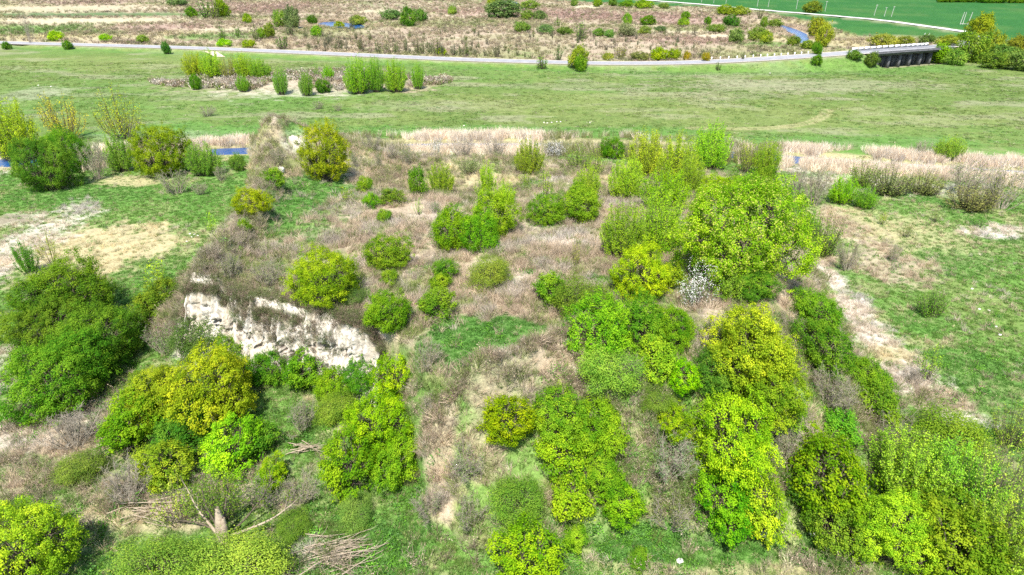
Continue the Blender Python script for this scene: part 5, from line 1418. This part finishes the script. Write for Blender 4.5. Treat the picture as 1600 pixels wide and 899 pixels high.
 ('green_shrub', (466, 114, 490, 148), 'airy', (.11, .22, .02), 'upright lime bush farther on the island ground'),
 ('green_shrub', (493, 123, 518, 145), 'dense', DGR, 'dark round bush on the white island ground'),
 ('sapling', (488, 96, 500, 120), 'sparse', MID, 'thin upright sapling behind the dark round island bush'),
 ('willow', (502, 104, 522, 124), 'airy', LIM, 'small lime bush behind the dark round island bush'),
 ('willow', (536, 92, 580, 144), 'airy', (.13, .255, .010), 'largest bright willow of the island'),
 ('willow', (572, 92, 600, 142), 'airy', (.12, .24, .012), 'narrow bright willow between the two largest on the island'),
 ('willow', (598, 96, 637, 142), 'airy', (.14, .26, .010), 'rounded bright willow of the island'),
 ('willow', (642, 100, 663, 138), 'airy', (.13, .24, .012), 'narrow willow ending the island'),
 ('brush_shrub', (306, 165, 338, 181), 'haze', (.14, .17, .05), 'flat olive brush cushion alone on the plain'),
 ('brush_shrub', (484, 158, 508, 170), 'haze', (.13, .2, .03), 'low olive tuft on the plain below the island'),
 ('brush_shrub', (518, 161, 538, 173), 'haze', (.16, .2, .03), 'low yellow olive tuft on the plain below the island'),
]
for row in SHRUBS:
    nm, bb, kd, cl, lb = row[:5]
    place(nm, bb, kd, cl, lb, row[5] if len(row) > 5 else 'shrub')

FAR = [
 ('bare_tree', (24, 18, 54, 60), 'farbare', TAN, 'leafless dark tree standing at the road near the picture edge', 'tree'),
 ('far_shrub', (262, -2, 290, 7), 'far', GRY, 'dark grey green bush at the very top of the heath'),
 ('far_shrub', (290, 11, 307, 26), 'far', DGR, 'dark round bush below the pale heath track'),
 ('far_tree', (308, -4, 330, 25), 'farthin', DGR, 'dark tall tree of the small group at the top of the heath', 'tree'),
 ('far_tree', (322, -2, 342, 26), 'farthin', OLV, 'brown olive tree in the middle of the top heath group', 'tree'),
 ('far_tree', (336, -2, 358, 25), 'far', YGR, 'yellow green tree of the top heath group', 'tree'),
 ('far_shrub', (380, 21, 394, 35), 'far', MID, 'small green bush alone between the heath groups'),
 ('far_tree', (426, 16, 452, 40), 'far', OLV, 'olive tree of the heath clump by the pond track', 'tree'),
 ('far_tree', (442, 10, 468, 42), 'far', (.12, .15, .05), 'grey olive tree beside the pond track', 'tree'),
 ('far_shrub', (480, 24, 496, 38), 'far', DGR, 'dark green bush at the pond end'),
 ('far_shrub', (522, 33, 540, 43), 'far', LIM, 'lime bush leaning over the pond'),
 ('far_tree', (340, 38, 352, 63), 'farthin', MID, 'green sapling over the pale heath track'),
 ('far_tree', (364, 38, 375, 57), 'farthin', MID, 'green slender sapling at the end of the pale heath track'),
 ('far_tree', (390, 36, 404, 62), 'farthin', OLV, 'olive sapling by the lime heath bushes'),
 ('far_shrub', (400, 44, 414, 60), 'far', MID, 'lime green bush beside the olive sapling'),
 ('far_tree', (412, 36, 430, 58), 'far', (.14, .2, .02), 'green tree in the heath clump under the pond track', 'tree'),
 ('far_tree', (444, 36, 462, 54), 'farthin', GRY, 'grey olive sapling before the pond track'),
 ('far_tree', (430, 50, 450, 76), 'farthin', (.10, .2, .02), 'bright sapling standing close behind the road'),
 ('far_shrub', (484, 40, 502, 56), 'far', MID, 'lime bush below the pond'),
 ('far_shrub', (340, 61, 362, 72), 'far', YEL, 'yellow brown low bush behind the road'),
 ('far_shrub', (378, 62, 400, 74), 'far', YGR, 'yellow green round bush behind the road'),
 ('far_shrub', (214, 55, 232, 66), 'far', (.16, .2, .03), 'olive low bush behind the road before the tan track'),
 ('far_shrub', (154, 54, 172, 64), 'far', YEL, 'yellow low bush behind the road'),
 ('far_shrub', (78, 49, 98, 62), 'far', YEL, 'yellow low bush near the leafless tree'),
 ('far_shrub', (98, 64, 112, 76), 'far', DGR, 'dark tuft on the near road bank'),
 ('far_shrub', (4, 66, 16, 76), 'far', DGR, 'dark tuft on the road bank at the picture edge'),
 ('far_shrub', (253, 65, 266, 83), 'far', (.05, .17, .015), 'dark green upright bush on the road bank'),
 ('far_tree', (626, 10, 652, 39), 'far', (.06, .17, .012), 'dark green tree highest on the middle heath', 'tree'),
 ('far_shrub', (644, 14, 668, 34), 'far', (.07, .18, .02), 'green bush joined to the dark heath tree'),
 ('far_shrub', (698, 9, 714, 22), 'far', (.11, .2, .02), 'green round bush on the mauve heath'),
 ('far_shrub', (596, 14, 628, 30), 'far', GRY, 'grey thicket beside the dark heath tree'),
 ('far_shrub', (546, 24, 574, 38), 'far', (.17, .2, .03), 'yellow olive bush beyond the pond'),
 ('far_shrub', (756, 6, 820, 20), 'far', GRY, 'long grey thicket by the tiny far pool'),
 ('far_shrub', (812, 0, 844, 14), 'far', OLV, 'olive bush beside the tiny far pool'),
 ('far_shrub', (814, 15, 834, 30), 'far', (.16, .19, .03), 'olive round bush of a pair on the heath'),
 ('far_shrub', (832, 16, 856, 30), 'far', GRY, 'grey round bush of a pair on the heath'),
 ('far_shrub', (760, -4, 786, 8), 'far', YGR, 'lime bush at the top edge beside the far pool'),
 ('far_tree', (866, 26, 878, 41), 'farthin', MID, 'single green small tree on the mauve heath'),
 ('far_tree', (897, 29, 919, 61), 'farthin', OLV, 'olive tall tree in the middle heath', 'tree'),
 ('far_tree', (972, 20, 988, 38), 'far', (.16, .22, .02), 'yellow green bush above the brown heath clump'),
 ('far_shrub', (966, 36, 994, 56), 'far', TAN, 'tan brown bush clump on the heath'),
 ('far_shrub', (998, 24, 1024, 38), 'far', DGR, 'dark green bush on the mauve heath'),
 ('far_shrub', (802, 34, 830, 50), 'far', OLV, 'olive thicket at the outer side of the middle heath'),
 ('far_shrub', (838, 38, 866, 52), 'far', GRY, 'grey thicket next to the olive middle heath thicket'),
 ('far_shrub', (870, 42, 898, 54), 'far', OLV, 'olive thicket before the tall olive tree'),
 ('far_shrub', (924, 44, 944, 56), 'far', OLV, 'small olive thicket behind the tall olive tree'),
 ('far_shrub', (944, 46, 960, 58), 'far', (.15, .2, .04), 'small pale olive bush by the tan brown clump'),
 ('far_shrub', (996, 40, 1018, 54), 'far', OLV, 'olive bush before the cream strip'),
 ('far_shrub', (1024, 40, 1042, 50), 'far', GRY, 'grey bush on the cream strip'),
 ('far_shrub', (892, -2, 904, 9), 'far', OLV, 'olive bush at the near edge of the far green field'),
 ('far_shrub', (926, -2, 942, 10), 'far', MID, 'green bush at the edge of the far green field'),
 ('far_shrub', (950, -2, 966, 9), 'far', (.12, .2, .02), 'green bush after the first at the far field edge'),
 ('far_shrub', (966, 0, 990, 11), 'far', MID, 'wide green bush at the far field edge'),
 ('far_shrub', (992, 0, 1022, 12), 'far', MID, 'widest green bush at the far field edge'),
 ('far_shrub', (1028, 5, 1046, 13), 'far', OLV, 'low olive bush at the far field edge'),
 ('far_shrub', (838, 82, 860, 106), 'farthin', LIM, 'sparse lime bush on the near road bank'),
 ('far_tree', (866, 70, 881, 93), 'farthin', (.06, .16, .02), 'dark sapling behind the road beside the yellow roadside tree'),
 ('far_tree', (888, 70, 920, 104), 'far', (.2, .22, .015), 'yellow roadside tree over the road', 'tree'),
 ('far_shrub', (896, 86, 916, 111), 'far', MID, 'bright green bush under the yellow roadside tree'),
 ('far_tree', (962, 70, 978, 92), 'farthin', GLD, 'small golden tree behind the road', 'tree'),
 ('far_shrub', (1016, 74, 1046, 94), 'far', LIM, 'vivid lime bush behind the road'),
 ('far_shrub', (1042, 76, 1066, 94), 'far', YGR, 'yellow lime bush behind the road'),
 ('far_shrub', (940, 82, 960, 93), 'far', (.22, .2, .03), 'tan yellow low bush beside the small golden tree'),
 ('far_shrub', (984, 82, 1014, 93), 'far', (.2, .19, .05), 'tan low thicket beside the vivid lime bush'),
 ('far_shrub', (1068, 80, 1080, 94), 'far', GLD, 'gold low bush behind the road'),
 ('far_shrub', (1096, 82, 1110, 95), 'far', GLD, 'gold low bush before the bollards'),
 ('far_tree', (1158, 76, 1164, 93), 'farthin', GRY, 'dark thin sapling among the bollards'),
 ('far_shrub', (680, 74, 698, 86), 'far', LIM, 'small lime bush behind the road under the dark saplings'),
 ('far_shrub', (1118, 96, 1128, 109), 'farthin', MID, 'small lime bush on the bank under the bollards'),
 ('far_shrub', (1130, 24, 1156, 41), 'far', (.05, .15, .012), 'darkest round bush on the mauve heath'),
 ('far_shrub', (1100, 26, 1112, 38), 'far', DGR, 'small dark bush beside the darkest round heath bush'),
 ('far_shrub', (1064, 18, 1080, 29), 'far', DGR, 'dark bush near the field edge on the heath'),
 ('far_shrub', (1058, 28, 1078, 40), 'far', MID, 'lime bush near the field edge on the heath'),
 ('far_shrub', (1118, 8, 1146, 22), 'far', YGR, 'yellow bush of the row along the field road'),
 ('far_shrub', (1142, 10, 1172, 23), 'far', (.17, .22, .02), 'olive yellow bush of the row along the field road'),
 ('far_shrub', (1182, 12, 1194, 28), 'farthin', TAN, 'brown thin tree at the end of the yellow row'),
 ('far_shrub', (1104, 38, 1134, 50), 'far', (.16, .19, .03), 'olive thicket over the cream bank'),
 ('far_shrub', (1138, 44, 1164, 66), 'far', (.14, .17, .04), 'olive thicket below the darkest heath bush'),
 ('far_shrub', (1170, 42, 1198, 62), 'far', (.12, .21, .02), 'green bush near the river bend'),
 ('far_shrub', (1188, 48, 1208, 67), 'far', (.18, .21, .02), 'yellow olive bush beside the green one near the river bend'),
 ('far_tree', (1188, 26, 1200, 42), 'far', (.13, .19, .02), 'small green tree up the river bend', 'tree'),
 ('far_shrub', (1200, 30, 1224, 42), 'far', OLV, 'olive bush at the head of the river bend'),
 ('far_shrub', (1232, 56, 1252, 70), 'far', (.15, .2, .02), 'olive bush on the near bank of the river bend'),
 ('far_shrub', (1252, 63, 1276, 75), 'far', (.16, .21, .02), 'yellow olive bush at the lower end of the river bend'),
 ('far_tree', (1264, 28, 1292, 56), 'far', (.20, .21, .015), 'yellow olive tree on the far bank of the river bend', 'tree'),
 ('far_tree', (1276, 36, 1302, 70), 'far', (.22, .2, .02), 'golden olive tree leaning by the river bend', 'tree'),
 ('far_shrub', (1270, 66, 1286, 84), 'far', DGR, 'dark green bush just behind the road'),
 ('far_shrub', (1268, 85, 1284, 100), 'far', DGR, 'dark green bush on the near bank below the bridge road'),
 ('far_shrub', (1324, 79, 1347, 92), 'far', (.07, .18, .015), 'green bush at the bridge end'),
 ('far_shrub', (1353, 82, 1374, 102), 'far', (.10, .14, .02), 'dark olive bush above the pale slab chute'),
 ('far_shrub', (1391, 81, 1403, 97), 'farthin', MID, 'thin green bush under the bridge'),
 ('far_shrub', (1458, 68, 1492, 97), 'far', (.2, .27, .012), 'bright lime bush covering the bridge end'),
 ('far_shrub', (1482, 78, 1512, 99), 'far', OLV, 'olive bush beside the lime bridge bush'),
 ('far_tree', (1502, 54, 1544, 92), 'far', (.12, .19, .02), 'green tree behind the bridge bushes', 'tree'),
 ('far_tree', (1530, 50, 1566, 84), 'far', (.19, .195, .015), 'golden tree behind the bridge bushes', 'tree'),
 ('far_shrub', (1576, 56, 1606, 78), 'far', (.22, .19, .02), 'orange tinged bush at the picture edge behind the bridge'),
 ('far_shrub', (1550, 72, 1594, 96), 'far', OLV, 'olive thicket below the golden bridge tree'),
 ('far_shrub', (1540, 84, 1580, 104), 'far', (.11, .18, .02), 'green low thicket before the olive one at the picture edge'),
 ('far_shrub', (1580, 80, 1622, 106), 'far', (.13, .17, .03), 'grey olive thicket cut by the picture edge'),
 ('far_tree', (1516, 22, 1549, 51), 'far', (.20, .19, .012), 'round golden tree alone at the road bend', 'tree'),
 ('far_tree', (1254, 2, 1282, 18), 'far', (.15, .16, .02), 'round olive tree alone on the far field road', 'tree'),
 ('far_shrub', (1402, 58, 1430, 68), 'far', (.15, .18, .02), 'olive bush at the field edge behind the bridge'),
 ('far_shrub', (1360, 57, 1400, 68), 'far', (.22, .21, .03), 'tan yellow thicket behind the bridge'),
 ('far_shrub', (1440, 54, 1462, 67), 'far', (.11, .16, .03), 'dark olive bush behind the bridge parapet'),
 ('far_shrub', (1466, 58, 1498, 68), 'far', (.17, .22, .02), 'lime olive low bush between bridge and field'),
 ('far_shrub', (1498, 50, 1522, 62), 'far', DGR, 'dark bush inside the road bend'),
]
for row in FAR:
    nm, bb, kd, cl, lb = row[:5]
    place(nm, bb, kd, cl, lb, row[5] if len(row) > 5 else 'shrub', one=True)
# young trees scattered on the heath behind the road; nothing tells them apart
r = np.random.default_rng(31)
SAP = [(549, 44, 18), (563, 78, 22), (590, 82, 22), (604, 80, 18), (618, 83, 22), (634, 80, 20), (651, 83, 26), (660, 83, 22), (672, 84, 26), (682, 85, 32), (690, 86, 22), (708, 86, 22), (718, 87, 18), (729, 86, 26), (776, 88, 24), (540, 78, 20), (530, 76, 26), (556, 62, 16), (516, 66, 16), (510, 72, 20)]
for i in range(110):
    px = r.uniform(470, 1120); py = r.uniform(50, 92)
    py = min(py, np.interp(px, [470, 700, 950, 1120], [76, 86, 92, 90])); SAP.append((px, py, r.uniform(7, 13)))
for px, py, hh in SAP:
    w = hh * r.uniform(.42, .6)
    place('heath_sapling', (px - w / 2, py - hh, px + w / 2, py), 'farthin', ((.10, .15, .04), (.12, .18, .03), (.13, .13, .06), (.16, .14, .09))[r.integers(0, 4)],
          'taller dark sapling in the loose row just behind the road past the pond' if hh >= 16 else 'small dark sapling among the many dotted over the heath behind the road', 'sapling', 'saplings in the row behind the road' if hh >= 16 else 'saplings dotted over the heath', one=True)
# far wood on the horizon side of the green field
for i in range(26):
    px = 1470 + i * 7.5 + r.uniform(-2, 2)
    place('field_edge_tree', (px - 6, -6 + r.uniform(-1, 1), px + 6, 2.5 + (i > 8) * .8), 'far', DGR, 'distant dark tree in the wood at the top edge of the green field', 'tree', 'distant wood beyond the field', one=True)

# ------------------------------------------------------------------ broken willow, dead branches, chalk boulders
def broken_willow():
    g, t = ground(350, 848); k = t / FPX
    root = link('broken_willow', None, loc=tuple(g)); tag(root, 'split pale willow trunk with sprawling bare limbs and a small green crown', 'tree')
    r = np.random.default_rng(3)
    m = MB(); m.path([[.0, 0, -.4], [-.1, .1, .7], [-.05, .1, 1.6], [.0, .2, 2.4], [-.05, .25, 3.2]], [.42, .38, .36, .30, .14], 9); link('trunk', m.mesh('trunk', True), parent=root, mat=M_DEAD)
    m = MB(); m.path([[.15, -.1, 0], [.3, -.12, 1.0], [.35, -.1, 1.9], [.42, -.05, 2.5]], [.3, .28, .24, .1], 8); link('split_trunk', m.mesh('split_trunk', True), parent=root, mat=M_DEAD)
    limbs = [([.1, 0, .5], [1.6, .3, .9], [3.6, .8, 1.6], [5.2, 1.4, 2.6], .15), ([-.2, 0, .5], [-1.0, .5, 1.3], [-1.9, 1.0, 2.3], [-2.8, 1.8, 3.6], .15), ([-.1, 0, .8], [-.5, .3, 1.8], [-.9, .5, 3.0], [-1.2, .9, 4.2], .10),
             ([.2, .2, .5], [1.2, 1.2, 1.0], [2.4, 2.2, 2.2], [3.2, 2.8, 3.6], .10), ([-.3, .3, .4], [-1.6, 1.0, .7], [-3.4, 1.4, .8], [-5.0, 1.6, .7], .10), ([.0, .3, 1.2], [.1, .9, 2.2], [.3, 1.4, 3.4], [.4, 1.8, 4.4], .12)]
    tips = []
    for a in limbs:
        m = MB(); P = catmull(a[:4], 4); m.path(P, np.linspace(a[4], .035, len(P)), 6)
        for q in range(10):
            j = r.integers(5, len(P)); b = P[j]; e = b + (P[-1] - P[0]) / 6 * r.uniform(.2, 1) + r.normal(0, .4, 3) + [0, 0, .3]; m.stick([b], [e], .025, .008); tips.append(e)
        link('limb', m.mesh('limb', False), parent=root, mat=M_DEAD if a[4] > .12 else M_BARK)
    c = np.concatenate([np.array([0, 1.5, 3.6]) + r.normal(0, 1, (900, 3)) * [1.5, .9, .8], np.array(tips)[r.integers(0, len(tips), 900)] + r.normal(0, .25, (900, 3))])
    c = c[c[:, 2] > .4]
    V, Q, t_ = leaf_quads(c, r.normal(0, .7, (len(c), 3)) + [0, -.2, .6], .15, .09, r)
    me = quads_mesh('crown', V, Q, {'tint': ('FLOAT', t_)}); o = link('crown', me, parent=root, mat=M_LEAF); o.color = (.13, .21, .02, 1)
broken_willow()
place('willow_regrowth', (288, 736, 376, 816), 'sparse', (.15, .2, .02), 'green shoots sprouting behind the split willow trunk')
place('willow_regrowth', (372, 742, 446, 800), 'haze', (.16, .18, .04), 'brown twiggy regrowth over the fallen willow limb')
place('willow_regrowth', (236, 748, 306, 820), 'sparse', (.20, .21, .03), 'yellow wispy shoots on the outer side of the split willow')
def heap(px, py, L, n, seed, label, ang):
    g, t = ground(px, py); r = np.random.default_rng(seed)
    root = link('branch_heap', None, loc=tuple(g)); tag(root, label, 'branches')
    for i in range(n):
        a = ang + r.normal(0, .3); c = r.normal(0, 1, 3) * [L * .16, L * .10, .0] + [0, 0, .12 + .5 * r.random()]
        l = L * r.uniform(.35, .75); d = np.array([math.cos(a), math.sin(a), r.normal(.02, .06)])
        m = MB(); P = catmull([c - d * l * .5, c + [0, 0, .08] + r.normal(0, .06, 3), c + d * l * .5 + r.normal(0, .15, 3)], 3); m.path(P, np.linspace(r.uniform(.03, .06), .012, len(P)), 5)
        for q in range(3):
            b = P[r.integers(2, len(P))]; m.stick([b], [b + d * r.uniform(.3, .8) + r.normal(0, .2, 3)], .016, .006)
        link('branch', m.mesh('branch'), parent=root, mat=M_DEAD)
heap(530, 868, 6.5, 46, 1, 'heap of pale cut branches beside the bottom grass', .35)
heap(478, 706, 3.2, 18, 2, 'small fan of pale dead branches below the cliff shrubs', .1)
heap(250, 800, 6.0, 26, 3, 'scattered pale dead branches left of the split willow trunk', -.1)

def boulder(px, py, s, seed, label, grp=None):
    g, t = ground(px, py); r = np.random.default_rng(seed)
    n, k = 7, 10; V = []
    for i in range(n):
        for j in range(k):
            a = j * 6.283 / k; e = -1.3 + 2.6 * i / (n - 1); q = r.uniform(.75, 1.1)
            V.append([math.cos(a) * math.cos(e) * q, math.sin(a) * math.cos(e) * q * .8, math.sin(e) * q * .65])
    Q = np.array([[i * k + j, i * k + (j + 1) % k, (i + 1) * k + (j + 1) % k, (i + 1) * k + j] for i in range(n - 1) for j in range(k)])
    V = np.array(V) * s
    rgba = np.tile([.62, .59, .53, 1], (len(V), 1))
    me = quads_mesh('chalk_boulder', V, Q, {'cover': ('FLOAT_COLOR', rgba)}); o = link('chalk_boulder', me, mat=M_CHALK, loc=(g[0], g[1], g[2] + s * .25))
    tag(o, label, 'boulder', grp)
boulder(437, 268, .9, 1, 'chalk boulder on the rim under the small scar bush')
boulder(1193, 836, .45, 2, 'pale chalk stone under the bright yellow maple')
boulder(1270, 836, .35, 3, 'pale stone at the foot of the lime tree')
boulder(1203, 694, .3, 4, 'pale stone in the dry brush by the bright maple')
boulder(1062, 878, .3, 5, 'pale stone in the bottom grass')
for i, (px, py) in enumerate([(300, 371), (304, 367), (297, 366), (309, 369), (292, 378), (1530, 484), (1545, 486), (1556, 511), (1562, 524), (1519, 452), (725, 197), (850, 192), (855, 193), (862, 192), (870, 191), (876, 191), (922, 192), (1203, 115), (60, 134), (80, 136)]):
    boulder(px, py, .2 if py > 250 else .25 if py > 150 else .3, 20 + i, 'small pale stone in the cluster on the grass below the brushy rim' if i < 5 else 'small pale stone on the green flats past the straw bank' if i < 10 else 'small pale stone on the wide plain behind the river', 'pale stones below the rim' if i < 5 else 'pale stones on the flats' if i < 10 else 'pale stones on the plain')
